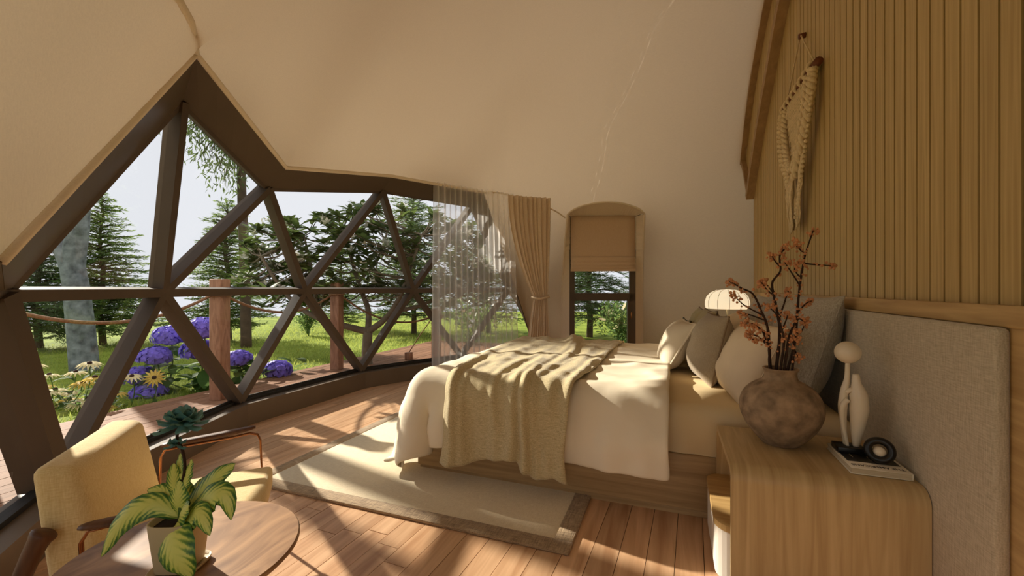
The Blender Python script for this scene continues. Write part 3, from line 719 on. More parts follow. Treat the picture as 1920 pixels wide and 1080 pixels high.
# ---- trees
def conifer(name, label, base, Ht, Rad, seed, mat, levels=22, trunk=.07, droop=.25, dens=1.0, group='conifers on the lawn'):
    rs = np.random.RandomState(seed); t = thing(name, label, 'tree', (base.x, base.y, LZ), group=group)
    MB().tube([(base.x+.03*math.sin(k*2.1), base.y+.03*math.cos(k*1.7), LZ-.05+Ht*k/8) for k in range(9)], [trunk*(1-.115*k)+.006 for k in range(9)], 8).build('trunk', M_bark, t, True)
    P = []; D = []; L = []; W = []; br = MB()
    nbt = levels*6
    for lv in range(nbt):
        h = .09+.89*((lv+rs.rand()*2)/(nbt+1))**.95; Lb = Rad*(1-h)**.85*1.05+.10
        for b in range(1):
            az = lv*2.39996+rs.normal(0, .25); ln = Lb*rs.uniform(.65, 1.12); d = np.array([math.cos(az), math.sin(az), 0]); side = np.array([-d[1], d[0], 0])
            rise = .16+.55*h+rs.normal(0, .10); s0 = np.array([base.x, base.y, LZ+Ht*h])
            pth = [s0+d*ln*q+np.array([0, 0, ln*(rise*q-(droop+.25*rise)*q*q*1.5+.20*q**4)]) for q in np.linspace(0, 1, 7)]
            if ln > .25: br.tube([tuple(p) for p in pth], [.014*(1-q)+.003 for q in np.linspace(0, 1, 7)], 4)
            ns = max(4, int(ln/.055*dens))
            for k in range(ns):
                q = (k+.6)/ns; i0 = min(5, int(q*6)); fr = q*6-i0; p = pth[i0]*(1-fr)+pth[i0+1]*fr
                tl = (ln*.34*(1-q)**.6+.07)*rs.uniform(.7, 1.15)
                for sgn in (-1, 1):
                    td = d*.75+side*sgn*.8+np.array([0, 0, rs.normal(-.04, .22)]); td /= np.linalg.norm(td); m = max(2, int(tl/.05))
                    for j in range(m):
                        pj = p+td*tl*(j/m); 
                        for s2 in (-1, 1):
                            nd = td+np.cross(td, [0, 0, 1])*s2*.55+rs.normal(0, .18, 3); P.append(pj); D.append(nd); L.append(rs.uniform(.07, .12)); W.append(rs.uniform(.014, .026))
                P.append(p); D.append(d+rs.normal(0, .2, 3)); L.append(.11); W.append(.025)
    for k in range(26): P.append(np.array([base.x, base.y, LZ+Ht*(.93+.07*k/26)])); D.append(np.array([rs.normal(0, .7), rs.normal(0, .7), .6])); L.append(.12); W.append(.02)
    Nv = np.tile([0, 0, 1.0], (len(P), 1))+rs.normal(0, .5, (len(P), 3)); v, f = blades(P, D, Nv, L, W)
    br.build('branches', M_bark, t, True); tag(obj('foliage', v, f, mat, t), kind='stuff'); return t
conifer('spruce_tree', 'dark green spruce standing behind the grey trunk at left', at(190, 9.6), 3.45, 1.45, 1, M_conifer, 22)
conifer('spruce_tree', 'dark spruce half hidden by the sloping brown frame at left', at(70, 9.0), 3.9, 1.6, 2, M_conifer2, 22, droop=.3)
conifer('spruce_tree', 'slender green spruce left of the white-flowered tree', at(425, 10.2), 3.4, 1.25, 3, M_conifer, 22, trunk=.09)
conifer('spruce_tree', 'tall spruce behind the white-flowered tree', at(775, 11.5), 4.6, 1.9, 4, M_conifer2, 20, dens=.8)
conifer('spruce_tree', 'spruce seen through the sheer curtain', at(915, 12.0), 4.2, 1.7, 5, M_conifer2, 18, dens=.7)
conifer('spruce_tree', 'drooping spruce seen through the arched back window', at(1105, 11.0), 4.4, 1.75, 6, M_conifer2, 20, trunk=.08, droop=.42, dens=.9)
conifer('spruce_tree', 'low spruce on the lawn behind the middle post', at(640, 13.0), 2.6, 1.2, 8, M_conifer, 16, dens=.7)

# grey trunk tree
b = at(158, 6.4); t = thing('grey_tree', 'tree with thick mottled grey forked trunk behind the daisies', 'tree', (b.x, b.y, LZ))
def tp(u, v, d): return at(u, d, CAMH-(v-540)*d/795)
MB().tube(catmull([tp(160, 705, 6.4), tp(152, 620, 6.4), tp(143, 540, 6.4), tp(137, 495, 6.4), tp(146, 430, 6.4), tp(150, 360, 6.4), tp(160, 220, 6.5), tp(185, 60, 6.6), tp(200, -120, 6.6)], 5), [lerp(.175, .09, min(1, k/40)) for k in range(41)], 14).build('trunk', M_barkg, t, True)
MB().tube(catmull([tp(138, 520, 6.4), tp(118, 470, 6.4), tp(98, 420, 6.5), tp(70, 320, 6.6), tp(50, 150, 6.8), tp(30, 0, 7)], 5), [lerp(.12, .05, k/25) for k in range(26)], 12).build('limb', M_barkg, t, True)
rs = np.random.RandomState(21); c0 = tp(150, -40, 6.6); n = 3200
P = np.array(c0)+rs.normal(0, 1, (n, 3))*[1.5, 1.5, .7]+[0, 0, 1.1]; D = rs.normal(0, .6, (n, 3))+[0, 0, -.6]
v, f = blades(P, D, rs.normal(0, 1, (n, 3)), rs.uniform(.12, .2, n), rs.uniform(.035, .06, n)); tag(obj('foliage', v, f, M_leafe, t), kind='stuff')

# slim tall tree with hanging leaves
b = at(462, 9.0); t = thing('slim_tree', 'tall slim dark-trunked tree with drooping narrow leaves in the peak window', 'tree', (b.x, b.y, LZ))
MB().tube(catmull([(b.x, b.y, LZ-.05), tp(458, 480, 9), tp(454, 380, 9), tp(451, 300, 9), tp(440, 160, 9.1), tp(430, 0, 9.1)], 5), [lerp(.11, .06, k/25) for k in range(26)], 10).build('trunk', M_bark, t, True)
br = MB(); P = []; D = []; rs = np.random.RandomState(31)
tips = [(335, 215), (352, 250), (375, 235), (330, 262), (395, 285), (372, 300), (410, 318), (432, 300), (420, 340), (445, 260), (398, 250), (350, 205), (440, 330), (310, 230), (365, 180), (410, 200), (300, 190), (460, 220), (480, 280)]
for u, v_ in tips:
    st = tp(448-rs.uniform(0, 8), v_-rs.uniform(30, 70), 9.05); en = tp(u, v_, 8.7+rs.uniform(-.5, .5)); mid = st.lerp(en, .6)+Vector((0, 0, .18))
    cp = catmull([st, mid, en], 5); br.tube(cp, [lerp(.02, .006, k/10) for k in range(11)], 5)
    for k in range(130):
        q = cp[rs.randint(4, 11)]; p = np.array(q)+rs.normal(0, .17, 3); P.append(p); D.append(rs.normal(0, .45, 3)+[0, 0, -1])
br.build('branches', M_bark, t, True); n = len(P)
v, f = blades(P, D, rs.normal(0, 1, (n, 3)), rs.uniform(.09, .17, n), rs.uniform(.022, .036, n)); tag(obj('foliage', v, f, M_leafe, t), kind='stuff')

# white-flowered tree (broad glossy leaves in rosettes)
def leafmesh(name, L, W, mat, n=6, fold=.25, arch=.18):
    V = []; F = []; UV = []
    for i in range(n+1):
        t = i/n; wv = W/2*math.sin(PI*min(1, t*.96+.02))**.6; z = -arch*L*t*t
        for s_ in (-1, 0, 1): V.append((s_*wv, L*t, z+abs(s_)*wv*fold)); UV.append((s_, t))
    for i in range(n):
        for k in range(2): F.append((3*i+k, 3*i+k+1, 3*i+k+4, 3*i+k+3))
    m = mkmesh(name, V, F, True, UV); m.materials.append(mat); return m, np.array(V), F
b = at(690, 6.6); t = thing('flowering_tree', 'spreading dark-leaved tree with white blossoms in the middle windows', 'tree', (b.x, b.y, LZ))
fk = tp(690, 622, 6.6); sk = MB(); nodes_ = []
def limb(pts, r0, r1):
    c = catmull(pts, 6); sk.tube(c, [lerp(r0, r1, k/(len(c)-1)) for k in range(len(c))], 8); nodes_.extend(c[3:])
limb([(b.x, b.y, LZ-.05), tp(688, 660, 6.6), fk], .085, .07)
limb([fk, tp(650, 612, 6.5), tp(605, 600, 6.4), tp(560, 575, 6.3), tp(520, 530, 6.2), tp(490, 480, 6.1)], .055, .02)
limb([fk, tp(690, 580, 6.7), tp(672, 530, 6.8), tp(655, 470, 6.9), tp(640, 430, 7)], .05, .02)
limb([fk, tp(722, 598, 6.5), tp(748, 560, 6.4), tp(770, 500, 6.3), tp(790, 440, 6.3)], .055, .02)
limb([tp(605, 600, 6.4), tp(590, 550, 6.6), tp(580, 490, 6.8), tp(570, 440, 6.9)], .035, .015)
limb([tp(735, 585, 6.45), tp(790, 572, 6.6), tp(850, 540, 6.8), tp(900, 480, 7)], .035, .015)
limb([tp(672, 530, 6.8), tp(710, 480, 7), tp(730, 420, 7.2)], .03, .014)
rs = np.random.RandomState(41); leaves = []; flowers = []; lm, lv_, lf_ = leafmesh('leaf', .19, .082, M_leafd)
def topv(u): return np.interp(u, [440, 480, 540, 600, 660, 720, 800, 880, 930], [455, 425, 400, 395, 385, 372, 385, 420, 450])
for c in range(340):
    u = rs.uniform(445, 925); v_ = rs.uniform(topv(u)+8, 545+20*rs.rand()); d = 6.6+rs.normal(0, .45)
    if rs.rand() < .12: v_ = rs.uniform(540, 580)
    p = tp(u, v_, d)
    while math.hypot(p.x-CX, p.y-CY) < 4.15: d += .15; p = tp(u, v_, d)
    q = min(nodes_, key=lambda n_: (n_-p).length); md_ = q.lerp(p, .5)+Vector((0, 0, -.05))
    sk.tube(catmull([q, md_, p], 3), [lerp(.012, .006, k/6) for k in range(7)], 4)
    for k in range(rs.randint(11, 16)):
        az = k*2.4+rs.normal(0, .2); el = rs.uniform(-.2, .9); M = Matrix.Translation(p) @ Matrix.Rotation(az, 4, 'Z') @ Matrix.Rotation(el, 4, 'X') @ Matrix.Scale(rs.uniform(.7, 1.15), 4); leaves.append((p, M))
    if rs.rand() < .30: flowers.append(p+Vector((0, -.03, .06)))
sk.build('trunk', M_bark2, t, True)
leaves.sort(key=lambda x: (x[0]-camo.location).length)
for p, M in leaves[:240]: inst('leaf', lm, M, t)
V = []; F = []; nb = 0
for p, M in leaves[240:]:
    Mn = np.array(M); vv = lv_ @ Mn[:3, :3].T+Mn[:3, 3]; V.append(vv); F += [tuple(i+nb for i in q) for q in lf_]; nb += len(lv_)
tag(obj('foliage', np.concatenate(V), F, M_leafd, t, True), kind='stuff')
pm = MB()
for k in range(5):
    a = 2*PI*k/5; d = Vector((math.cos(a), math.sin(a), .35)); s_ = Vector((-math.sin(a), math.cos(a), 0)); pm.add([(0, 0, 0), d*.04+s_*.024, d*.078, d*.04-s_*.024], [(0, 1, 2, 3)])
fm = mkmesh('blossom', pm.v, pm.f); fm.materials.append(M_petw)
for p in flowers:
    for k in range(3): inst('blossom', fm, Matrix.Translation(p+Vector(rs.normal(0, .04, 3))) @ Matrix.Rotation(rs.uniform(0, 6), 4, 'Z') @ Matrix.Rotation(rs.normal(.5, .5), 4, 'X'), t)

def shrub(name, label, base, h, r, nl, mat, seed, fl=None, nf=0, fsz=.05, group=None, leafL=.09):
    rs = np.random.RandomState(seed); t = thing(name, label, 'shrub', (base.x, base.y, LZ), group=group); st = MB(); P = []; D = []; fp = []
    for k in range(14):
        a = rs.uniform(0, 6.28); rr = r*math.sqrt(rs.rand()); e_ = Vector((base.x+rr*math.cos(a), base.y+rr*math.sin(a), LZ+h*rs.uniform(.6, 1))); m_ = Vector((base.x, base.y, LZ)).lerp(e_, .5)+Vector((0, 0, h*.12))
        cp = catmull([(base.x, base.y, LZ-.02), m_, e_], 5); st.tube(cp, [.008-.0005*i for i in range(11)], 5); fp.append(e_)
        for j in range(nl//14):
            q = cp[rs.randint(3, 11)]; P.append(np.array(q)+rs.normal(0, r*.16, 3)); D.append(rs.normal(0, .7, 3)+[0, 0, .35])
    st.build('stems', M_stemg, t, True); n = len(P); v, f = blades(P, D, rs.normal(0, 1, (n, 3)), rs.uniform(.7, 1.2, n)*leafL, rs.uniform(.3, .45, n)*leafL); tag(obj('foliage', v, f, mat, t), kind='stuff')
    if fl:
        mb = MB()
        for k in range(12):
            a = 2*PI*k/12; d = Vector((math.cos(a), math.sin(a), .25)); s_ = Vector((-math.sin(a), math.cos(a), 0)); mb.add([(0, 0, 0), d*fsz*.55+s_*fsz*.2, d*fsz, d*fsz*.55-s_*fsz*.2], [(0, 1, 2, 3)])
        m = mkmesh('bloom', mb.v, mb.f); m.materials.append(fl)
        for k in range(nf): p = fp[k % 14]+Vector(rs.normal(0, r*.15, 3)); inst('bloom', m, Matrix.Translation(p) @ Matrix.Rotation(rs.uniform(0, 6), 4, 'Z') @ Matrix.Rotation(rs.uniform(.3, 1.3), 4, 'X'), t)
    return t
shrub('small_shrub', 'small round shrub with yellow flowers alone on the lawn', at(578, 11.2), .85, .38, 900, M_leafh, 51, M_daisy, 16, .045)
shrub('flowering_shrub', 'pale flowering shrub on the lawn behind the sheer curtain', at(885, 9.0), 1.0, .7, 900, M_leafh, 52, M_petw, 60, .05)
shrub('flowering_shrub', 'dark leafy shrub with pale orange blooms in the arched back window', at(1172, 7.6), .98, .42, 1100, M_leafh, 53, M_daisyp, 12, .075)

# hydrangeas beyond the deck edge
fl_ = MB()
for k in range(4):
    a = PI/2*k; d = Vector((math.cos(a), math.sin(a), .12)); s_ = Vector((-math.sin(a), math.cos(a), 0)); fl_.add([(0, 0, 0), d*.012+s_*.014, d*.026, d*.012-s_*.014], [(0, 1, 2, 3)])
def hyd_head(c, r, seed, name, parent):
    rs = np.random.RandomState(seed); V = []; F = []; nb = 0; fv = np.array(fl_.v)
    for k in range(210):
        d = rs.normal(0, 1, 3); d /= np.linalg.norm(d)
        if d[2] < -.35: d[2] *= -1
        M = np.array(Vector(d).to_track_quat('Z', 'Y').to_matrix()); p = np.array(c)+d*[r, r, r*.72]*rs.uniform(.82, 1.06); a = rs.uniform(0, 6); rz = np.array(Matrix.Rotation(a, 3, 'Z'))
        V.append(fv @ (M @ rz).T*1.45+p); F += [tuple(i+nb for i in q) for q in fl_.f]; nb += len(fv)
    core = MB().ball(c, r*.72, 12, 8, (1, 1, .72)); V.append(np.array(core.v)); F += [tuple(i+nb for i in q) for q in core.f]
    return obj(name, np.concatenate(V), F, M_hyd, parent)
hleaf, _, _ = leafmesh('leaf', .22, .13, M_leafh, 7, .2, .25)
hyd = [('violet hydrangea bush with four flower heads left of the timber post', at(305, 5.15), [(321, 632, 30), (291, 670, 27), (262, 708, 27), (278, 742, 30)], 61),
       ('violet hydrangea bush with two flower heads partly behind the timber post', at(378, 5.2), [(382, 619, 31), (372, 658, 29)], 62),
       ('violet hydrangea bush with one flower head right of the timber post', at(445, 5.35), [(447, 674, 23)], 63),
       ('low violet hydrangea with a single round head at the deck edge', at(520, 5.75), [(521, 694, 24)], 64)]
for lab, b, heads, sd in hyd:
    rs = np.random.RandomState(sd); t = thing('hydrangea', lab, 'flower bush', (b.x, b.y, LZ), group='hydrangeas by the deck')
    d = (b-camo.location).dot(Vector((-sY, cY, 0))); st = MB()
    for k, (u, v_, rp) in enumerate(heads):
        c = tp(u, v_, d+rs.uniform(-.15, .15)); hyd_head(c, rp*d/795, sd*10+k, 'flower_head', t)
        base = Vector((lerp(b.x, c.x, .5), lerp(b.y, c.y, .5), LZ-.02)); cp = catmull([base, base.lerp(c, .5)+Vector((.03, .02, 0)), c], 5); st.tube(cp, .008, 6)
        for j in range(9):
            q = cp[2+j*7//9]; az = rs.uniform(0, 6.28); M = Matrix.Translation(q) @ Matrix.Rotation(az, 4, 'Z') @ Matrix.Rotation(rs.uniform(-.5, .5), 4, 'X') @ Matrix.Scale(rs.uniform(.7, 1.25), 4); inst('leaf', hleaf, M, t)
    for j in range(16):
        M = Matrix.Translation(Vector((b.x+rs.normal(0, .12), b.y+rs.normal(0, .16), LZ+rs.uniform(.02, .32)))) @ Matrix.Rotation(rs.uniform(0, 6.28), 4, 'Z') @ Matrix.Rotation(rs.uniform(-.2, .6), 4, 'X') @ Matrix.Scale(rs.uniform(.8, 1.2), 4); inst('leaf', hleaf, M, t)
    st.build('stems', M_stemg, t, True)

# coneflower daisies beyond the deck at left
pet = MB()
for k in range(14):
    a = 2*PI*k/14; d = Vector((math.cos(a), math.sin(a), 0)); s_ = Vector((-math.sin(a), math.cos(a), 0)); z0, z1, z2 = .004, .002, -.028
    pet.add([d*.014+s_*.005+Vector((0, 0, z0)), d*.014-s_*.005+Vector((0, 0, z0)), d*.055-s_*.0115+Vector((0, 0, z1)), d*.098+Vector((0, 0, z2)), d*.055+s_*.0115+Vector((0, 0, z1))], [(0, 1, 2, 3, 4)])
pmY = mkmesh('petals', pet.v, pet.f); pmY.materials.append(M_daisy); pmP = mkmesh('petals', pet.v, pet.f); pmP.materials.append(M_daisyp)
dm = mkmesh('disc', *(lambda m: (m.v, m.f))(MB().ball((0, 0, .008), .02, 10, 6, (1, 1, .8))), True); dm.materials.append(M_disc)
dleaf, dlv, dlf = leafmesh('leaf', .13, .035, M_leafh, 5, .2, .3)
heads = [(63,685,'p','topmost of the daisies beside the leaning frame'),(92,703,'p','pale daisy high on the left beside the thick frame'),(142,698,'p','pale daisy in front of the grey trunk'),(168,682,'p','pale daisy seen edge-on right of the grey trunk'),
         (84,726,'y','small yellow daisy close to the thick frame'),(90,737,'p','pale daisy nodding beside the thick frame'),(155,718,'y','shaded yellow daisy right of the grey trunk'),(178,708,'y','dark shaded daisy near the slanting strut'),
         (104,731,'p','pale daisy in the middle of the clump'),(131,737,'p','pale daisy in the lower middle of the clump'),(130,749,'y','yellow daisy tucked under a pale one'),(116,761,'p','pale daisy low in the clump'),(146,757,'p','pale daisy just above the big yellow one'),
         (140,776,'Y','big open yellow daisy facing the room'),(163,748,'p','pale daisy touching the slanting strut'),(219,738,'y','faded daisy just right of the slanting strut'),(203,765,'y','yellow daisy half hidden by the slanting strut'),(247,706,'p','pale daisy in front of the left hydrangea'),(289,708,'Y','yellow daisy nodding in front of the left hydrangea'),(2,784,'y','faded daisy at the far left edge of the picture')]
rs = np.random.RandomState(71)
for u, v_, k, lab in heads:
    d = 4.45+rs.uniform(-.2, .25); p = tp(u, v_, d); 
    if p.x > -5.06: p = p+Vector((-5.08-p.x, 0, 0))
    g = Vector((p.x+rs.normal(0, .08)-.03, p.y+rs.normal(0, .08), LZ)); t = thing('daisy', lab, 'flower', tuple(g), group='daisies beyond the deck')
    cp = catmull([(g.x, g.y, LZ-.01), g.lerp(p, .55)+Vector((.02, .02, 0)), p], 5); MB().tube(cp, .005, 5).build('stem', M_stemg, t, True)
    tow = (camo.location-p); tow.z = 0; tow.normalize(); tilt = 1.15 if k == 'Y' else rs.uniform(.0, .35)
    ax = Vector((0, 0, 1)).cross(tow); M = Matrix.Translation(p) @ Matrix.Rotation(tilt, 4, ax) @ Matrix.Rotation(rs.uniform(0, 6), 4, 'Z') @ Matrix.Scale(rs.uniform(.95, 1.2), 4)
    inst('petals', pmP if k == 'p' else pmY, M, t); inst('disc', dm, M, t)
    for j in range(9): q = cp[rs.randint(1, 9)]; inst('leaf', dleaf, Matrix.Translation(q) @ Matrix.Rotation(rs.uniform(0, 6.28), 4, 'Z') @ Matrix.Rotation(rs.uniform(0, .8), 4, 'X'), t)

# ================================================================== CLOTH (position based, numpy)
def relax(P, L0, L1, collide, steps, g=-.0011, stiff=1.0, damp=.985, iters=6, bend=.35):
    n, m, _ = P.shape; Q = P.copy(); Ld = math.hypot(L0, L1)
    def pr(A, B, L, k):
        d = P[B]-P[A]; l = np.linalg.norm(d, axis=2, keepdims=True)+1e-9; c = d*((l-L)/l*.5*k); P[A] += c; P[B] -= c
    S = slice
    sets = []
    for o in (0, 1):
        a = (n-o)//2; sets.append(((S(o, o+2*a, 2), S(None)), (S(o+1, o+2*a, 2), S(None)), L0, stiff))
        a = (m-o)//2; sets.append(((S(None), S(o, o+2*a, 2)), (S(None), S(o+1, o+2*a, 2)), L1, stiff))
    for o in (0, 1):
        a = (n-o)//2; hi = o+2*a
        sets.append(((S(o, hi, 2), S(0, m-1)), (S(o+1, hi, 2), S(1, m)), Ld, .35*stiff)); sets.append(((S(o, hi, 2), S(1, m)), (S(o+1, hi, 2), S(0, m-1)), Ld, .35*stiff))
    for o in (0, 1):
        for q in range(2): pass
    b0 = [((S(o, n-2, 4), S(None)), (S(o+2, n, 4), S(None)), 2*L0) for o in range(4)]
    b1 = [((S(None), S(o, m-2, 4)), (S(None), S(o+2, m, 4)), 2*L1) for o in range(4)]
    for st in range(steps):
        V = (P-Q)*damp; Q = P.copy(); P += V; P[..., 2] += g
        for it in range(iters):
            for A, B, L, k in sets: pr(A, B, L, k)
        for A, B, L in b0+b1:
            x = P[A]; y = P[B]; k = min(x.shape[0], y.shape[0]); k2 = min(x.shape[1], y.shape[1])
            d = y[:k, :k2]-x[:k, :k2]; l = np.linalg.norm(d, axis=2, keepdims=True)+1e-9; c = d*np.minimum(0, (l-L)/l)*.5*bend; x[:k, :k2] += c; y[:k, :k2] -= c
        collide(P, Q, st)
    return P
def box_collider(c, half, r, fr=.75, floor=.03):
    c = np.array(c); h = np.array(half)-r
    def col(P, Q, st):
        p = P-c; q = np.abs(p)-h; qo = np.maximum(q, 0); lo = np.linalg.norm(qo, axis=2); inside = np.minimum(q.max(axis=2), 0); sd = lo+inside-r
        n_ = np.where(lo[..., None] > 1e-6, qo/(lo[..., None]+1e-9), (q == q.max(axis=2, keepdims=True)).astype(float))*np.sign(p)
        hit = sd < 0; P[hit] -= (n_*sd[..., None])[hit]
        d = (P-Q); dn = (d*n_).sum(2, keepdims=True)*n_; P[hit] = (P-(d-dn)*fr)[hit]
        lowz = P[..., 2] < floor; P[..., 2] = np.maximum(P[..., 2], floor); P[lowz, :2] = Q[lowz, :2]
    return col
def grid_faces(n, m): return [(i*m+j, (i+1)*m+j, (i+1)*m+j+1, i*m+j+1) for i in range(n-1) for j in range(m-1)]
def vnormals(P):
    a = np.gradient(P, axis=0); b = np.gradient(P, axis=1); n_ = np.cross(a, b); n_ /= np.linalg.norm(n_, axis=2, keepdims=True)+1e-9; n_[n_[..., 2].mean() < 0] *= 1
    return n_ if n_[..., 2].mean() > 0 else -n_

# ================================================================== BED
BX0, BX1, BY0, BY1, BT, MT = -1.505, .79, 2.31, 4.20, .31, .555
bed = thing('bed_frame', 'low oak platform bed base under the mattress', 'bed', (-.36, 3.25, 0))
rbox('side_panel', (BX0, BY0, .035), (BX1, BY0+.03, BT), .004, M_beddark, bed, 2); rbox('side_panel', (BX0, BY1-.03, .035), (BX1, BY1, BT), .004, M_beddark, bed, 2)
rbox('foot_panel', (BX0+.001, BY0+.03, .035), (BX0+.03, BY1-.03, BT), .004, M_beddark, bed, 2)
MB().box((BX0+.03, BY0+.03, BT-.04), (BX1, BY1-.03, BT-.006)).build('deck_panel', M_beddark, bed)
MB().box((BX0+.012, BY0+.012, .0), (BX1, BY1-.012, .04)).build('plinth', M_beddark, bed)
mat_t = thing('mattress', 'thick mattress in a cream fitted sheet on the oak base', 'mattress', (-.36, 3.25, BT))
bm = bmesh.new(); bmesh.ops.create_grid(bm, x_segments=60, y_segments=50, size=.5); ms = MB()
def sheet():
    nx, ny = 70, 60; V = []; cx, cy = (BX0+.02+BX1-.01)/2, (BY0+.012+BY1-.012)/2; hx, hy = (BX1-BX0-.03)/2, (BY1-BY0-.024)/2; r = .055; Z0 = BT+.001
    # superbox shell: top grid wrapped down the sides by arc length
    Ls = .10+MT-Z0; us = np.concatenate([np.linspace(-hx-Ls, -hx, 14)[:-1], np.linspace(-hx, hx, nx), np.linspace(hx, hx+Ls, 14)[1:]]); vs = np.concatenate([np.linspace(-hy-Ls, -hy, 14)[:-1], np.linspace(-hy, hy, ny), np.linspace(hy, hy+Ls, 14)[1:]])
    def side(t, h):
        o = abs(t)-(h-r); s_ = 1 if t >= 0 else -1
        if o <= 0: return t, 0
        a = o/r
        if a < PI/2: return s_*((h-r)+r*math.sin(a)), r*(1-math.cos(a))
        return s_*h, min(r+(o-r*PI/2), MT-Z0)
    for u in us:
        for v_ in vs:
            x, dx = side(u, hx); y, dy = side(v_, hy); z = MT-max(dx, dy)
            p = Vector((x*3, y*3, z*4)); k = noise.noise(p*1.4)*.010; bulge = .012*math.sin(PI*min(1, max(0, (z-Z0)/(MT-Z0)))) if max(dx, dy) > .02 else 0
            wr = .006*math.sin(x*38+4*noise.noise(p*1.7)) * (1 if max(dx, dy) > .04 else .2)*max(0, 1-(z-Z0)/.2)
            V.append((cx+x*(1+bulge/hx)+(0 if dx < .02 else k*.4), cy+y*(1+(bulge+wr)/hy), z+k*.4*(1 if max(dx, dy) < .02 else 0)))
    return V, grid_faces(len(us), len(vs))
v, f = sheet(); obj('fitted_sheet', v, f, M_sheet, mat_t, True)

# duvet
sp = .036; nx, ny = 54, 72
xs = -.015-np.arange(nx)*sp; ysd = 3.252+(np.arange(ny)-(ny-1)/2)*sp
rs = np.random.RandomState(2); Pd = np.zeros((nx, ny, 3))
for i in range(nx):
    for j in range(ny):
        p = Vector((xs[i], ysd[j], 0)); Pd[i, j] = (xs[i]*.975, 3.252+(ysd[j]-3.252)*.985, MT+.10+.045*noise.noise(p*3.1)+.02*noise.noise(p*8))
col = box_collider(((BX0+BX1)/2-.01, 3.255, 0), ((BX1-BX0)/2+.035, (BY1-BY0)/2+.035, MT+.035), .075)
Pd = relax(Pd, sp, sp, col, 190, iters=5)
nd_ = vnormals(Pd)
for i in range(nx):
    for j in range(ny):
        p = Vector(Pd[i, j]); q = p*2.2+Vector((0, p.y*1.2, 0)); w1 = 1-abs(noise.noise(q)); w2 = 1-abs(noise.noise(q*2.3+Vector((5, 1, 2)))); Pd[i, j] += nd_[i, j]*(.018*w1**5+.008*w2**4)
        if p.z < MT-.02: hang = min(1, (MT-.02-p.z)/.15); r_ = 1-abs(noise.noise(Vector((p.x*3.2, p.y*1.0, p.z*.8)))); r2 = 1-abs(noise.noise(Vector((p.x*5, 3+p.y*3, p.z*4-p.x*3)))); Pd[i, j] += nd_[i, j]*(.055*r_**4+.034*r2**4)*hang*(.45 if -1.36 < p.x < -.36 else 1)
dv = obj('duvet', Pd.reshape(-1, 3), grid_faces(nx, ny), M_duvet, None, True); solidify(dv, .026, -1 if vnormals(Pd)[..., 2].mean() > 0 else -1); subsurf(dv, 1)
tag(dv, 'cream white duvet draped over the bed foot, corner trailing to the rug', 'duvet')

# throw blanket over the duvet
def throw_profile(t):
    """arc length from the near hem: hangs, rounds the bed edge, crosses, hangs behind -> (y, z, ny, nz)"""
    y0, y1, zt, r = BY0-.098, BY1+.060, MT+.068, .10; h = zt-r; dn = .36
    if t < dn: return y0, zt-r-(dn-t), -1, 0
    t -= dn; a = r*PI/2
    if t < a: q = t/r; return y0+r-r*math.cos(q), zt-r+r*math.sin(q), -math.cos(q), math.sin(q)
    t -= a; L = (y1-y0)-2*r
    if t < L: return y0+r+t, zt, 0, 1
    t -= L
    if t < a: q = t/r; return y1-r+r*math.sin(q), zt-r+r*math.cos(q), math.sin(q), math.cos(q)
    return y1, zt-r-(t-a), 1, 0
nxt, nyt = 110, 150; TL = .36+.157*2+1.79+.22; V = []; UVt = []
def ridge(x, w, sk=.35): 
    x = x/w; return math.exp(-(x*x)*(2.4 if x > 0 else .9))
RID = [(.05, .05, .030, .02), (.16, .045, .018, -.03), (.30, .07, .026, .05), (.44, .05, .020, -.02), (.58, .05, .034, .10), (.66, .045, .066, .13), (.74, .05, .050, .15), (.86, .06, .022, .05), (.97, .035, .020, .02)]
for j in range(nyt):
    w_ = j/(nyt-1); q = max(0, min(1, (w_*TL-.36)/1.9))
    for i in range(nxt):
        s_ = i/(nxt-1); hem = .030*math.sin(s_*9+1)+(.05 if s_ > .9 else 0)*((s_-.9)*10)-.05*math.exp(-((s_-.60)/.10)**2)
        t = w_*TL-(hem if w_ < .3 else 0)*(1-w_/.3); y, z, ny_, nz_ = throw_profile(t)
        x = lerp(lerp(-1.25, -1.45, q), lerp(-.50, -.42, q), s_)+.018*math.sin(t*3.1+s_*5)
        h = 0.0
        for c_, wd_, am, sl in RID: h += am*ridge(s_-(c_-sl*(q-.15)+.018*math.sin(t*4+c_*20)), wd_)*(.65+.35*math.sin(t*2.2+c_*13))*(1-.45*q)
        p = Vector((x*6, t*3.0, 0)); h += .010*(1-abs(noise.noise(p)))**3+.006*noise.noise(p*2.6)
        lowf = max(0, 1-t/.36); x += .012*math.sin(t*14+s_*9)*lowf; h += .020*lowf*(1+math.sin(s_*15+.6))
        V.append((x, y+ny_*(h+.012), z+nz_*(h+.012)))
th = obj('throw_blanket', V, grid_faces(nyt, nxt), M_throw, None, True); solidify(th, .010, 0)
tag(th, 'beige woven linen throw folded across the duvet and hanging down', 'blanket')

# rug
rug = thing('rug', 'flat woven cream rug with brown border under the bed foot', 'rug', (-1.36, 3.2, 0))
rx0, rx1, ry0, ry1, bwid = -2.345, -.41, 1.784, 4.70, .085
rbox('rug_field', (rx0+bwid, ry0+bwid, .001), (rx1-bwid, ry1-bwid, .0145), .002, M_rug, rug, 1)
for a, b in [((rx0, ry0, .001), (rx1, ry0+bwid, .016)), ((rx0, ry1-bwid, .001), (rx1, ry1, .016)), ((rx0, ry0+bwid, .001), (rx0+bwid, ry1-bwid, .016)), ((rx1-bwid, ry0+bwid, .001), (rx1, ry1-bwid, .016))]:
    rbox('border_strip', a, b, .004, M_rugb, rug, 2)

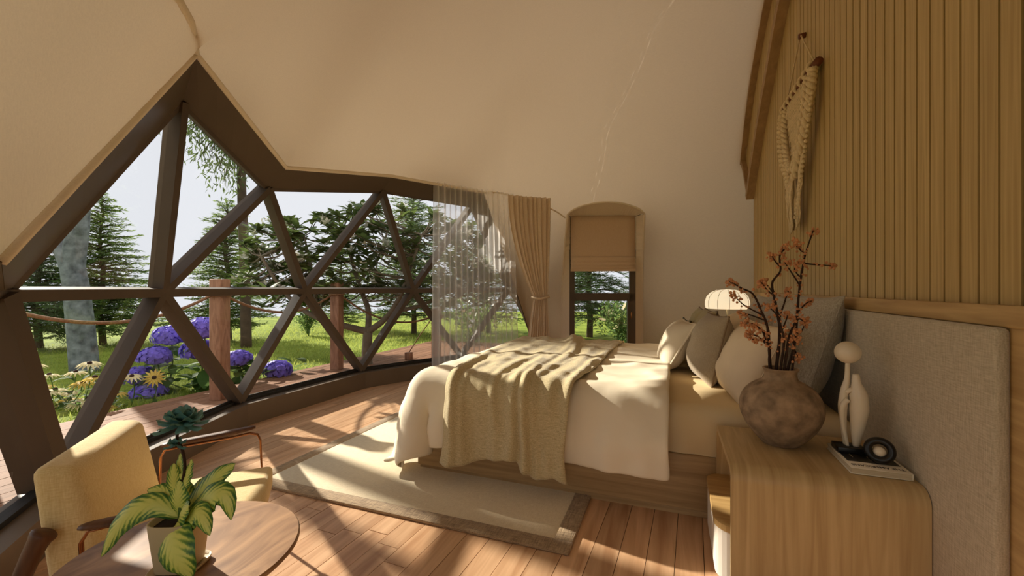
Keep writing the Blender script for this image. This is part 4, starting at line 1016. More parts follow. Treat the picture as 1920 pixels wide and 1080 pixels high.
# headboard
hb = thing('headboard', 'long upholstered linen headboard with oak top rail on the slatted wall', 'headboard', (.81, 3.2, 0))
rbox('top_rail', (.805, .2, 1.048), (WX-.002, 5.15, 1.105), .004, M_oaky, hb, 2)
MB().box((.815, .2, 0), (WX-.002, 5.15, 1.048)).build('back_panel', M_oaky, hb)
rbox('upholstered_panel', (.782, 1.46, .02), (.815, 2.462, 1.047), .012, M_head, hb, 3)
rbox('upholstered_panel', (.80, 2.47, .02), (.8155, 4.03, 1.047), .006, M_head, hb, 3)
rbox('upholstered_panel', (.782, 4.04, .02), (.815, 5.0, 1.047), .012, M_head, hb, 3)

# pillows
def pillow(name, label, W_, H_, T_, c, lean, yaw, mat, seam=None, roll=0, cat='pillow', group=None, seed=0, puff=.62, ear=.06, seam_r=.005):
    n = 26; M = Matrix.Translation(c) @ Matrix.Rotation(R(yaw), 4, 'Z') @ Matrix.Rotation(R(lean), 4, 'Y') @ Matrix.Rotation(R(roll), 4, 'X'); V = []; F = []
    def pos(u, v_, s_):
        t = ((1-abs(u)**2.6)*(1-abs(v_)**2.6)); t = max(0, t)**puff
        y = u*W_/2*(1-ear*(1-v_*v_)*abs(u)); z = v_*H_/2*(1-ear*(1-u*u)*abs(v_))
        p = Vector((y*5+seed*7, z*5, s_*3)); wr = noise.noise(p)*.014*t+noise.noise(p*2.7)*.006*t+.006*(1-abs(noise.noise(p*1.9+Vector((3, 1, 4)))))**5*t
        return M @ Vector((s_*(t*T_/2)+wr, y, z))
    for s_ in (-1, 1):
        b = len(V)
        for i in range(n+1):
            for j in range(n+1):
                u = math.sin(PI/2*(2*i/n-1)); v_ = math.sin(PI/2*(2*j/n-1)); V.append(pos(u, v_, s_))
        for i in range(n):
            for j in range(n):
                a = b+i*(n+1)+j; q = (a, a+1, a+n+2, a+n+1); F.append(q if s_ < 0 else q[::-1])
    lo = min(p.z for p in V); t = thing(name, label, cat, (c[0], c[1], lo), group=group)
    o = obj('cover', [tuple(p) for p in V], F, mat, t, True)
    bm = bmesh.new(); bm.from_mesh(o.data); bmesh.ops.remove_doubles(bm, verts=bm.verts, dist=.0006); bm.to_mesh(o.data); bm.free()
    if seam:
        ring = [(math.sin(PI/2*(2*k/16-1)), -1) for k in range(16)]+[(1, math.sin(PI/2*(2*k/16-1))) for k in range(16)]+[(-math.sin(PI/2*(2*k/16-1)), 1) for k in range(16)]+[(-1, -math.sin(PI/2*(2*k/16-1))) for k in range(16)]
        MB().tube([(pos(a, b_, 1)+pos(a, b_, -1))/2 for a, b_ in ring], seam_r, 6, True).build('piping', seam, t, True)
    return t
GP_ = 'pillows and cushions piled on the bed'
pillow('pillow', 'large grey tweed square pillow nearest the camera against the headboard', .64, .60, .25, (.65, 2.71, .825), 17, 4, M_euro, M_euro, group=GP_, seed=1, seam_r=.003)
pillow('pillow', 'large grey tweed square pillow behind the tall berry branches', .62, .58, .19, (.66, 3.40, .815), 16, -3, M_euro, M_euro, group=GP_, seed=2, seam_r=.003)
pillow('pillow', 'large grey tweed square pillow at the far side of the headboard', .62, .58, .19, (.66, 3.98, .81), 16, 3, M_euro, M_euro, group=GP_, seed=3, seam_r=.003)
pillow('pillow', 'cream cotton pillow leaning nearest the camera behind the vase', .70, .46, .24, (.40, 2.72, .745), 24, 6, M_cream, M_cream, group=GP_, seed=4, seam_r=.003)
pillow('pillow', 'cream cotton pillow on the far side of the bed below the lamp', .66, .46, .24, (.42, 3.72, .74), 24, -3, M_cream, M_cream, group=GP_, seed=5, seam_r=.003)
pillow('cushion', 'taupe linen cushion with brown seam standing nearest the camera', .46, .44, .24, (.235, 3.02, .765), 13, 10, M_taupe, M_seam, group=GP_, seed=6, cat='cushion')
pillow('cushion', 'olive linen cushion just behind the taupe one', .44, .45, .20, (.235, 3.40, .77), 10, 6, M_olive, M_seam, group=GP_, seed=7, cat='cushion')
pillow('cushion', 'olive linen cushion farthest back, its tip below the lamp shade', .44, .45, .20, (.21, 3.78, .765), 9, 4, M_olive, M_seam, group=GP_, seed=8, cat='cushion')
pillow('cushion', 'cream velvet cushion with thick white piping at the front of the pile', .40, .38, .20, (.035, 3.36, .735), 30, 10, M_velvet, M_velvet, group=GP_, seed=9, cat='cushion', seam_r=.009)
pillow('cushion', 'cream cushion with dark green edging behind the velvet one', .40, .38, .19, (.03, 3.76, .725), 30, 6, M_velvet, M_trimg, group=GP_, seed=10, cat='cushion', seam_r=.008)

# ================================================================== NIGHTSTANDS
def nightstand(y0, y1, label, flip=False):
    x0, x1, zt, th = .206, .779, .497, .024; t = thing('nightstand', label, 'nightstand', ((x0+x1)/2, (y0+y1)/2, 0), group='oak nightstands')
    # waterfall shell: U turned over, profile in Y-Z extruded along X, rounded shoulders
    def prof(o, r):
        a, b = y0+o, y1-o; z = zt-o; P = [(a, 0)]
        for k in range(9): q = PI-PI/2*k/8; P.append((a+r+r*math.cos(q), z-r+r*math.sin(q)))
        for k in range(9): q = PI/2-PI/2*k/8; P.append((b-r+r*math.cos(q), z-r+r*math.sin(q)))
        return P+[(b, 0)]
    A, B = prof(0, .055), prof(th, .033); n = len(A); V = [(x, a, z) for x in (x0, x1) for a, z in A]+[(x, a, z) for x in (x0, x1) for a, z in B]; F = []
    for k in range(n-1):
        F += [(k, k+1, n+k+1, n+k), (2*n+k, 3*n+k, 3*n+k+1, 2*n+k+1), (k, 2*n+k, 2*n+k+1, k+1), (n+k, n+k+1, 3*n+k+1, 3*n+k)]
    F += [(0, n, 3*n, 2*n), (n-1, 3*n-1, 4*n-1, 2*n-1)]
    o = obj('shell', V, F, M_oakflow, t, True); o.data.set_sharp_from_angle(angle=R(40))
    MB().box((x1-.02, y0+th, .0), (x1, y1-th, zt-th)).build('back_board', M_oakv, t)
    # drawer: rounded in plan, oak lid over a white front
    def rp(xa, xb, ya, yb, r):
        P = []
        for cx_, cy_, a0 in ((xa+r, ya+r, 180), (xb-.003, ya+.003, 270), (xb-.003, yb-.003, 0), (xa+r, yb-r, 90)):
            rr = r if cx_ == xa+r else .003
            for k in range(7): q = R(a0+90*k/6); P.append((cx_+rr*math.cos(q), cy_+rr*math.sin(q)))
        return P
    v, f = prism(rp(x0-.045, x1-.03, y0+th+.004, y1-th-.004, .07), .05, .235); dr = obj('drawer', v, f, M_drawer, t); 
    v, f = prism(rp(x0-.049, x1-.03, y0+th+.002, y1-th-.002, .072), .235, .258); obj('drawer_lid', v, f, M_oak, dr)
    return t
nightstand(1.735, 2.282, 'oak waterfall nightstand carrying the vase, nearest the camera'); nightstand(4.225, 4.772, 'oak nightstand beyond the bed under the lit lamp')

# table lamp on the far nightstand
lx, ly = .50, 4.50; t = thing('table_lamp', 'lit ribbed paper mushroom lamp beyond the bed', 'lamp', (lx, ly, .498))
MB().lathe([(.0, 0), (.085, 0), (.09, .008), (.085, .018), (.02, .024), (.0, .024)], (lx, ly, .498), 28).build('base', M_black, t, True)
MB().tube([(lx, ly, .52), (lx, ly, 1.10)], .009, 10).build('pole', M_black, t, True)
prof = [(.186, 0), (.193, .03), (.192, .07), (.178, .115), (.145, .152), (.095, .175), (.03, .184), (.004, .185)]
sh = MB().lathe(prof, (lx, ly, .955), 36, False).build('shade', M_shade, t, True)
for k in range(12):
    a = 2*PI*k/12; MB().tube([(lx+(r_+.0015)*math.cos(a), ly+(r_+.0015)*math.sin(a), .955+z) for r_, z in prof], .0018, 5).build('shade_rib', M_seam, sh, True)
ll = bpy.data.lights.new('lamp_bulb', 'POINT'); lo_ = bpy.data.objects.new('lamp_bulb', ll); COL.objects.link(lo_); ll.energy = 5; ll.color = (1, .78, .5); ll.shadow_soft_size = .04; lo_.location = (lx, ly, 1.03)

# ================================================================== NIGHTSTAND OBJECTS
vx, vy, vz = .432, 2.07, .4975
t = thing('vase', 'round rough brown clay vase holding the branches', 'vase', (vx, vy, vz))
vp = [(.0, 0), (.060, 0), (.072, .005), (.098, .032), (.128, .072), (.148, .115), (.154, .150), (.150, .184), (.136, .214), (.114, .238), (.088, .256), (.069, .266), (.062, .275), (.060, .290), (.061, .302), (.066, .311), (.066, .315), (.059, .316), (.053, .308), (.052, .27), (.07, .24), (.10, .2), (.0, .19)]
pp = catmull([(r_, 0, z) for r_, z in vp], 3); o = MB().lathe([(max(0, p.x), p.z) for p in pp], (vx, vy, vz), 44, False).build('body', M_clay, t, True)
BR = [('tall berry branch in the vase reaching up to the wall hanging', [(1478,690),(1490,640),(1497,560),(1505,500),(1512,470),(1525,432)], [((1503,540),(1480,505),(1470,490)),((1512,478),(1494,462),(1493,452)),((1515,495),(1540,497),(1562,498)),((1500,520),(1490,505),(1498,492)),((1497,585),(1510,570),(1522,564))], .007),
      ('berry branch in the vase bending left with a forked top', [(1458,690),(1462,620),(1452,560),(1448,530),(1463,508),(1462,480),(1475,462)], [((1455,558),(1440,545),(1428,530)),((1462,500),(1452,488),(1448,480)),((1450,550),(1436,532),(1425,528))], .0075),
      ('berry branch in the vase leaning far left towards the lamp', [(1448,690),(1440,620),(1428,585),(1412,552),(1390,540),(1368,528)], [((1428,590),(1395,572),(1374,552)),((1432,600),(1405,590),(1387,588)),((1436,628),(1415,608),(1395,606)),((1438,648),(1420,630),(1400,628))], .007),
      ('short berry branch in the vase spreading low to the left', [(1446,690),(1442,655),(1436,640),(1410,636)], [((1438,645),(1428,620),(1405,612))], .006),
      ('berry branch in the vase forking right of centre', [(1472,690),(1478,640),(1488,610),(1498,598),(1510,605)], [((1486,615),(1500,625),(1512,600)),((1480,640),(1490,630),(1496,640))], .0065),
      ('upright berry branch in the middle of the vase', [(1465,690),(1470,640),(1462,600),(1470,570),(1478,545)], [((1466,620),(1474,600),(1477,590)),((1464,600),(1452,585),(1440,575))], .006),
      ('short thick berry branch at the right side of the vase mouth', [(1486,690),(1488,660),(1490,640),(1495,622)], [((1489,655),(1496,668),(1494,672)),((1489,645),(1480,632),(1470,628))], .006)]
bv = np.array(MB().ball((0, 0, 0), .0065, 6, 4).v); bf = MB().ball((0, 0, 0), .0065, 6, 4).f
for k, (lab, main, subs, r0) in enumerate(BR):
    rs = np.random.RandomState(100+k); off = rs.uniform(-.03, .03); dd = 1.795
    t = thing('berry_branch', lab, 'branch', (vx+(k-3)*.008, vy, vz+.192), group='berry branches in the vase')
    def q3(u, v_, o_=0): return tp(u, v_, dd+off+o_)
    pts = [Vector((vx+(k-3)*.006, vy+off*.4, vz+.193))]+[q3(*p) for p in main[0:]]; pts[1] = Vector((vx+(main[0][0]-1466)*.0019, vy+off*.5, vz+.30))
    cp = catmull(pts, 6); st = MB(); st.tube(cp, [lerp(r0, .0026, i/(len(cp)-1))*(1+.12*math.sin(i*2.3)) for i in range(len(cp))], 7); V = []; F = []; nb = 0
    paths = [cp[len(cp)//3:]]
    for s_ in subs:
        c2 = catmull([q3(*s_[0]), q3(s_[1][0], s_[1][1], rs.uniform(-.03, .03)), q3(s_[2][0], s_[2][1], rs.uniform(-.05, .05))], 5); q0 = min(cp, key=lambda p: (p-c2[0]).length); c2[0] = q0
        st.tube(c2, [lerp(.0036, .0018, i/(len(c2)-1)) for i in range(len(c2))], 6); paths.append(c2)
    for pi_, pth in enumerate(paths):
        for i, p in enumerate(pth):
            m = (7 if i > len(pth)-4 else (3 if rs.rand() < .42 else 0)) if pi_ else (7 if i > len(pth)-3 else (4 if rs.rand() < .3 else 0))
            for j in range(m):
                sc_ = rs.uniform(.6, 1.05); V.append(bv*sc_+np.array(p)+rs.normal(0, .0085, 3)); F += [tuple(x+nb for x in f_) for f_ in bf]; nb += len(bv)
    st.build('twigs', M_twig, t, True)
    if V: tag(obj('berries', np.concatenate(V), F, M_berry, t, True), kind='stuff')

# book
bx0, bx1, by0, by1, bz = .592, .766, 1.812, 2.062, .4985
t = thing('book', 'white hardcover photo book lying at the nightstand back edge', 'book', ((bx0+bx1)/2, (by0+by1)/2, bz))
rbox('cover_board', (bx0, by0, bz+.0205), (bx1, by1, bz+.0235), .0008, M_cover, t, 1); rbox('cover_board', (bx0, by0, bz), (bx1, by1, bz+.003), .0008, M_cover, t, 1)
rbox('spine', (bx1-.0028, by0, bz+.0028), (bx1, by1, bz+.021), .0006, M_cover, t, 1)
MB().box((bx0+.004, by0+.004, bz+.003), (bx1-.003, by1-.004, bz+.0205)).build('page_block', M_pages, t)
MB().box((bx0+.010, by0+.062, bz+.0235), (bx1-.010, by1-.012, bz+.0239)).build('cover_picture', M_cphoto, t)
for a, b, c, d in ((.03, .085, .004, .08), (.085, .10, .05, .012), (.03, .15, .10, .006), (.115, .11, .03, .05)): MB().box((bx0+.012+a*.9, by0+b+.02, bz+.0238), (bx0+.012+a*.9+max(.002, c*.12), by0+b+.02+d*.6, bz+.0241)).build('picture_highlight', M_paper, t)
cu = bpy.data.curves.new('title', 'FONT'); cu.body = 'THE AMERICANS'; cu.size = .0245; cu.align_x = 'CENTER'; cu.align_y = 'CENTER'; cu.extrude = .0001; cu.offset = .0004
to = bpy.data.objects.new('cover_title', cu); COL.objects.link(to); bpy.context.view_layer.update(); dg = bpy.context.evaluated_depsgraph_get(); tm = bpy.data.meshes.new_from_object(to.evaluated_get(dg)); bpy.data.objects.remove(to)
tm.materials.clear(); tm.materials.append(M_ink); xs_ = [v_.co.x for v_ in tm.vertices]; sc_ = .152/(max(xs_)-min(xs_)); 
inst('cover_title', tm, Matrix.Translation(((bx0+bx1)/2, by0+.030, bz+.02365)) @ Matrix.Rotation(PI, 4, 'Z') @ Matrix.Diagonal((sc_, 1.0, 1, 1)), t)
# sculpture: two slim white figures carrying a ball, black foot
sx_, sy_, sz_ = .652, 1.985, bz+.0237
t = thing('sculpture', 'slender white two-figure sculpture topped by a ball on black foot', 'sculpture', (sx_, sy_, sz_))
rbox('foot_block', (sx_-.055, sy_-.035, sz_), (sx_+.035, sy_+.04, sz_+.022), .002, M_black, t, 2)
def figure(x, y, path, rad, flat=.8):
    c = catmull([(x+a, y+b, sz_+z) for a, b, z in path], 5); n = len(c); m = len(rad); rr = [np.interp(i/(n-1)*(m-1), range(m), rad) for i in range(n)]; return c, rr
g = MB(); c, rr = figure(sx_+.012, sy_, [(0, 0, .02), (.004, 0, .08), (.010, 0, .16), (.008, 0, .22), (.002, 0, .262), (0, 0, .298)], [.010, .021, .031, .029, .016, .010]); g.tube(c, rr, 14); g.build('front_figure', M_white, t, True)
g = MB(); c, rr = figure(sx_-.018, sy_+.012, [(0, 0, .02), (-.006, 0, .10), (-.008, 0, .17), (-.002, 0, .23), (.006, 0, .28), (.008, 0, .345)], [.007, .011, .016, .014, .009, .008]); g.tube(c, rr, 12)
c, rr = figure(sx_-.026, sy_-.005, [(.010, 0, .02), (-.004, 0, .10), (-.006, 0, .17), (.012, 0, .20)], [.006, .008, .010, .010]); g.tube(c, rr, 10)
c, rr = figure(sx_-.012, sy_, [(-.008, 0, .225), (.008, 0, .235), (.024, 0, .228)], [.008, .010, .012]); g.tube(c, rr, 10); g.build('rear_figure', M_white, t, True)
MB().ball((sx_-.010, sy_+.012, sz_+.378), .043, 24, 16, (1, 1, .98)).build('ball', M_white, t, True)
# ring ornament with pale ball
rx, ry, rz = .700, 1.885, bz+.0237; t = thing('ring_ornament', 'thick black ring ornament with pale ball inside on the book', 'ornament', (rx, ry, rz))
ctr = Vector((rx, ry, rz+.046)); nrm = Vector((-.30, -.90, .30)).normalized(); e1 = Vector((0, 0, 1)).cross(nrm).normalized(); e2 = nrm.cross(e1)
g = MB(); n1, n2 = 40, 14; V = []; F = []
for i in range(n1):
    a = 2*PI*i/n1; d = e1*math.cos(a)+e2*math.sin(a)
    for j in range(n2): b_ = 2*PI*j/n2; V.append(ctr+d*(.0335+.0125*math.cos(b_))+nrm*(.019*math.sin(b_)))
for i in range(n1):
    for j in range(n2): F.append((i*n2+j, i*n2+(j+1) % n2, ((i+1) % n1)*n2+(j+1) % n2, ((i+1) % n1)*n2+j))
g.add(V, F).build('ring', M_black, t, True); MB().ball(tuple(ctr-e2*.004), .0185, 18, 12).build('inner_ball', M_white, t, True)

# ================================================================== WALL HANGING
mx_ = WX-.02; yc = 3.36; t = thing('wall_hanging', 'knotted cotton macrame hanging on a wooden rod on the slatted wall', 'wall hanging', (mx_, yc, 1.52), kind=None)
rod = MB().tube([(mx_-.012, 2.945, 2.478), (mx_-.02, 3.15, 2.487), (mx_-.018, 3.36, 2.48), (mx_-.02, 3.6, 2.487), (mx_-.012, 3.775, 2.475)], [.024, .021, .022, .021, .023], 10).build('rod', M_rod, t, True)
MB().tube([(WX, 3.33, 2.835), (mx_-.02, 3.33, 2.83)], .018, 10).build('peg', M_rod, t, True)
MB().tube([(mx_-.012, 3.01, 2.49), (mx_-.010, 3.33, 2.845), (mx_-.012, 3.71, 2.49)], .005, 6).build('hanging_cord', M_rope, t, True)
def braid(path, r, hr, turns, name='braid'):
    c = catmull(path, 16); g = MB()
    for ph in (0, PI):
        P = []
        for i, p in enumerate(c):
            a = ph+2*PI*turns*i/(len(c)-1); tn = (c[min(i+1, len(c)-1)]-c[max(i-1, 0)]).normalized(); s_ = tn.cross(Vector((1, 0, 0))).normalized(); P.append(p+s_*(hr*math.cos(a))+Vector((1, 0, 0))*(hr*.8*math.sin(a)))
        g.tube(P, r, 7)
    return g.build(name, M_rope, t, True)
X0 = mx_-.030
for sg in (-1, 1):
    braid([(X0, yc+sg*.37, 2.46), (X0-.01, yc+sg*.36, 2.30), (X0-.02, yc+sg*.25, 2.08), (X0-.02, yc+sg*.05, 1.88)], .0165, .017, 8)
    braid([(X0, yc+sg*.27, 2.46), (X0-.012, yc+sg*.25, 2.28), (X0-.02, yc+sg*.13, 2.05), (X0-.02, yc+sg*.02, 1.95)], .014, .015, 8)
    g = MB(); rs = np.random.RandomState(200+sg)
    for k in range(15):
        q = k/14; y0 = yc+sg*(.395-.05*q); ye = yc+sg*(.055*q+.012)+rs.normal(0, .006); zb = 1.60-.06*rs.rand(); P = []
        for j in range(22):
            s_ = j/21; yy = lerp(y0, ye, s_**(.9+.25*q)); P.append((X0+.006*math.sin(j*1.3+k)-.012*math.sin(PI*s_), yy+.009*sg*math.sin(j*1.5+k*2.1), lerp(2.45, zb, s_)))
        g.tube(P, .0052, 5)
    tag(g.build('side_strands', M_rope, t, True), kind='stuff')
    g = MB()
    for k in range(26):
        s_ = k/25; y_ = yc+sg*lerp(.40, .05, s_**1.05); z_ = lerp(2.30, 1.62, s_); g.ball((X0-.012, y_, z_), .0125, 7, 5)
    tag(g.build('edge_knots', M_rope, t, True), kind='stuff')
g = MB()
for k in range(-9, 10):
    for sg in (-1, 1):
        P = []; y0 = yc+k*.026
        for j in range(14):
            s_ = j/13; yy = y0+sg*.30*s_
            if abs(yy-yc) > .27*(1-.75*s_)+.012: break
            P.append((X0-.004+.003*math.sin(j*2), yy, 2.46-.42*s_))
        if len(P) > 2: g.tube(P, .0045, 5)
tag(g.build('net_panel', M_rope, t, True), kind='stuff')
g = MB(); rs = np.random.RandomState(9)
for k in range(34):
    y0 = yc+rs.uniform(-.06, .06); y1 = yc+.02+(y0-yc)*.55; z1 = 1.52+.08*rs.rand(); g.tube([(X0-.02, y0, 1.93), (X0-.03+rs.normal(0, .008), lerp(y0, y1, .4)+rs.normal(0, .012), 1.78), (X0-.025+rs.normal(0, .008), y1+rs.normal(0, .008), 1.64), (X0-.02, y1+rs.normal(0, .006), z1)], .0058, 5)
tag(g.build('fringe', M_rope, t, True), kind='stuff')
g = MB()
for k in range(8): y_ = yc-.33+k*.094; g.tube([(mx_-.018+.03*math.cos(a), y_+.004*math.sin(2*a), 2.481+.03*math.sin(a)) for a in np.linspace(0, 2*PI, 13)[:-1]], .011, 6, True)
tag(g.build('rod_knots', M_rope, t, True), kind='stuff')

# ================================================================== CURTAINS AND BLIND
def drape_mesh(top, bot, zt, zb, folds, amp, n=160, rows=40, tie=None):
    """top/bot: polylines (x,y) sampled 0..1"""
    V = []
    def sample(P, s_):
        L = [0]
        for a, b in zip(P[:-1], P[1:]): L.append(L[-1]+(Vector(b)-Vector(a)).length)
        d = s_*L[-1]
        for i in range(len(P)-1):
            if d <= L[i+1]+1e-9: return Vector(P[i]).lerp(Vector(P[i+1]), (d-L[i])/max(1e-9, L[i+1]-L[i])), (Vector(P[i+1])-Vector(P[i])).normalized()
    for r in range(rows+1):
        w_ = r/rows; z = lerp(zt, zb, w_)
        for k in range(n+1):
            s_ = k/n; a, ta = sample(top, s_); b, tb = sample(bot, s_)
            if tie:
                wt_ = tie[0]; c, tc_ = sample(tie[1], s_)
                if w_ < wt_: q = w_/wt_; q2 = q**tie[2]; p = a.lerp(c, q2); fa = lerp(1, .45, q)
                else: q = (w_-wt_)/(1-wt_); p = c.lerp(b, q**.8); fa = lerp(.45, .8, q)
            else: p = a.lerp(b, w_); fa = 1
            nn = Vector((-ta.y, ta.x)); ph = 2*PI*folds*s_; f_ = amp*fa*(math.sin(ph)+.3*math.sin(2.3*ph+1.7*w_)+.25*math.sin(.37*ph+2*w_)); p = p+nn*f_+ta*(amp*.35*fa*math.sin(2*ph)); V.append((p.x, p.y, z))
    F = [(r*(n+1)+k, r*(n+1)+k+1, (r+1)*(n+1)+k+1, (r+1)*(n+1)+k) for r in range(rows) for k in range(n)]
    return V, F
tops = [(-2.60, 4.32), (-2.42, 4.64), (-2.20, 4.98), (-1.96, 5.28)]; bots = [(-2.63, 4.34), (-2.46, 4.66), (-2.22, 5.02), (-1.93, 5.40)]
v, f = drape_mesh(tops, bots, 2.40, .06, 15, .022, 300, 24)
tag(obj('sheer_curtain', v, f, M_sheer, None, True), 'translucent white sheer curtain hanging at the right end of the glazing', 'curtain')
t = thing('drape_curtain', 'tan pleated curtain tied back beside the sheer one', 'curtain', (-1.75, 5.5, 0))
v, f = drape_mesh([(-2.00, 5.20), (-1.80, 5.40), (-1.54, 5.60)], [(-1.86, 5.46), (-1.72, 5.57), (-1.54, 5.62)], 2.375, .03, 9, .030, 240, 46, (.58, [(-1.74, 5.48), (-1.67, 5.53), (-1.585, 5.60)], 1.9))
pn = obj('panel', v, f, M_drape, t, True); solidify(pn, .004, 0)
MB().tube([(-1.76, 5.44, 1.02), (-1.66, 5.47, 1.00), (-1.55, 5.57, 1.03), (-1.57, 5.63, 1.05), (-1.68, 5.57, 1.04), (-1.76, 5.50, 1.03)], .016, 8, True).build('tie_back', M_drape, t, True)
t = thing('roman_blind', 'tan roman blind half lowered in the arched back window', 'blind', tuple(wp(0, 1.39, -.05)))
def bsheet(name, z0, z1, o0, bul, parent, seg=8, tw=HW-.004):
    V = []; F = []
    for k in range(seg+1):
        q = k/seg; z = lerp(z1, z0, q); o_ = o0-bul*math.sin(PI*q)**.7 if bul else o0
        for s_ in range(9): V.append(tuple(wp(lerp(-tw, tw, s_/8), z, o_)))
    for k in range(seg):
        for s_ in range(8): F.append((k*9+s_, k*9+s_+1, (k+1)*9+s_+1, (k+1)*9+s_))
    o = obj(name, V, F, M_blind, parent, True); return solidify(o, .005, 0)
bsheet('panel', 1.56, HT, -.03, 0, t); bsheet('fold', 1.50, 1.60, -.035, .022, t); bsheet('fold', 1.445, 1.53, -.037, .030, t); bsheet('fold', 1.41, 1.475, -.039, .036, t)
mb = MB(); P = [wp(a, z, o_) for z in (1.39, 1.43) for o_ in (-.07, -.05) for a in (-HW+.002, HW-.002)]; mb.add(P, [(0,1,3,2),(4,6,7,5),(0,4,5,1),(2,3,7,6),(0,2,6,4),(1,5,7,3)]).build('bottom_bar', M_blind, t)

# ================================================================== ARMCHAIR, SIDE TABLE, POTTED PLANT
ch = thing('armchair', 'low mustard armchair with wooden arms and copper wire legs by the window', 'armchair', (-1.5875, 1.175, 0), R(-45))
def pad(name, prof_, x0, x1, r, mat, seg=4):
    bm = bmesh.new(); a = [bm.verts.new((x0, y, z)) for y, z in prof_]; b = [bm.verts.new((x1, y, z)) for y, z in prof_]; n = len(prof_)
    bm.faces.new(a[::-1]); bm.faces.new(b)
    for i in range(n): bm.faces.new((a[i], a[(i+1) % n], b[(i+1) % n], b[i]))
    bmesh.ops.recalc_face_normals(bm, faces=bm.faces); bmesh.ops.bevel(bm, geom=list(bm.edges), offset=r, segments=seg, profile=.55, affect='EDGES')
    m = bpy.data.meshes.new(name); bm.to_mesh(m); bm.free(); m.materials.append(mat); m.polygons.foreach_set('use_smooth', [True]*len(m.polygons)); return place(bpy.data.objects.new(name, m), ch, False)
pad('back_cushion', [(-.30, .295), (-.365, .615), (-.475, .625), (-.435, .27)], -.265, .265, .034, M_yellow)
pad('seat_cushion', [(-.36, .255), (.10, .245), (.10, .345), (-.36, .335)], -.265, .265, .026, M_yellow)
for s_ in (-1, 1):
    ar = MB().tube(catmull([(s_*.345, -.33, .468), (s_*.352, -.22, .474), (s_*.355, -.08, .486), (s_*.35, .02, .50)], 5), [.012, .019, .022, .024, .025, .026, .026, .026, .026, .026, .025, .024, .023, .021, .018, .012], 12, False, .45, (0, 0, 1)); ar.build('armrest', M_walnut, ch, True, False)
    for o_ in (-.006, .006):
        w1 = catmull([(s_*.335+o_, -.27, .455), (s_*.335+o_, -.08, .468), (s_*.335+o_, .0, .478)], 4)+[Vector((s_*.335+o_, .030, .468)), Vector((s_*.335+o_, .042, .44)), Vector((s_*.332+o_, .05, .24)), Vector((s_*.33+o_, .055, .02)), Vector((s_*.33+o_, .058, .004))]
        MB().tube(w1, .0042, 8).build('wire_leg', M_copper, ch, True, False)
        w2 = [Vector((s_*.335+o_, -.27, .455)), Vector((s_*.335+o_, -.315, .45)), Vector((s_*.335+o_, -.33, .42)), Vector((s_*.32+o_, -.33, .28))]; MB().tube(w2, .0042, 8).build('wire_support', M_copper, ch, True, False)
    MB().tube(catmull([(s_*.325, -.56, .005), (s_*.318, -.50, .22), (s_*.305, -.445, .40), (s_*.295, -.42, .455)], 5), [.014, .015, .016, .017, .018, .019, .02, .021, .022, .023, .024, .025, .027, .031, .031, .022], 12).build('rear_leg', M_walnut, ch, True, False)
    MB().tube([(s_*.31, -.49, .235), (s_*.32, -.2, .235), (s_*.328, .06, .235)], .013, 10).build('side_rail', M_walnut, ch, True, False)
MB().tube([(-.328, .05, .235), (.328, .05, .235)], .011, 8).build('front_rail', M_walnut, ch, True, False)
MB().tube([(-.31, -.47, .24), (.31, -.47, .24)], .012, 8).build('rear_rail', M_walnut, ch, True, False)
MB().tube([(-.295, -.445, .43), (.295, -.445, .43)], .012, 8).build('back_rail', M_walnut, ch, True, False)

tc_ = Vector((-1.121, .6955, 0)); tb = thing('side_table', 'round walnut side table beside the armchair', 'table', tuple(tc_))
MB().lathe([(0, .474), (.22, .474), (.245, .482), (.2535, .490), (.2535, .496), (.250, .500), (0, .500)], (tc_.x, tc_.y, 0), 72, False).build('table_top', M_table, tb, True).data.set_sharp_from_angle(angle=R(30))
for a in (20, 140, 260):
    d = Vector((math.cos(R(a)), math.sin(R(a)), 0)); MB().tube([tc_+d*.13+Vector((0, 0, .475)), tc_+d*.17+Vector((0, 0, .24)), tc_+d*.21+Vector((0, 0, .002))], [.018, .016, .010], 12).build('leg', M_walnut, tb, True)
    MB().box((-.06, -.02, .462), (.16, .02, .4745), Matrix.Translation(tc_) @ Matrix.Rotation(R(a), 4, 'Z')).build('leg_brace', M_walnut, tb)

pc = Vector((-1.068, .652, .5)); pl = thing('potted_plant', 'variegated houseplant with blue-green succulent rosette in cream pot on side table', 'plant', tuple(pc))
def sqlathe(prof_, c, ex=3.2, seg=48, rot=R(22)):
    V = []; F = []
    for r_, z in prof_:
        for k in range(seg):
            a = 2*PI*k/seg; ca, sa = math.cos(a), math.sin(a); q = r_/((abs(ca)**ex+abs(sa)**ex)**(1/ex)); V.append((c.x+q*math.cos(a+rot), c.y+q*math.sin(a+rot), c.z+z))
    for i in range(len(prof_)-1):
        for k in range(seg): F.append((i*seg+k, i*seg+(k+1) % seg, (i+1)*seg+(k+1) % seg, (i+1)*seg+k))
    F.append(tuple(range(seg-1, -1, -1))); F.append(tuple((len(prof_)-1)*seg+k for k in range(seg))); return V, F
v, f = sqlathe([(.036, .006), (.041, .010), (.0525, .118), (.0528, .1205), (.050, .1215), (.0475, .119), (.046, .105)], pc); obj('pot', v, f, M_pot, pl, True)
v, f = sqlathe([(.045, .0005), (.049, .002), (.0515, .010), (.0500, .0105), (.047, .005)], pc, 4.2); obj('saucer', v, f, M_pot, pl, True)
v, f = sqlathe([(.0455, .100), (.044, .108), (.02, .111)], pc); obj('soil', v, f, M_soil, pl, True)
rv_ = Vector((cY, sY, 0)); tw_ = Vector((sY, -cY, 0)); cr = pc+Vector((0, 0, .125)); PXM = .00122
def lp(du, dv, dt=0): return cr+rv_*(du*PXM)+Vector((0, 0, -dv*PXM))+tw_*dt
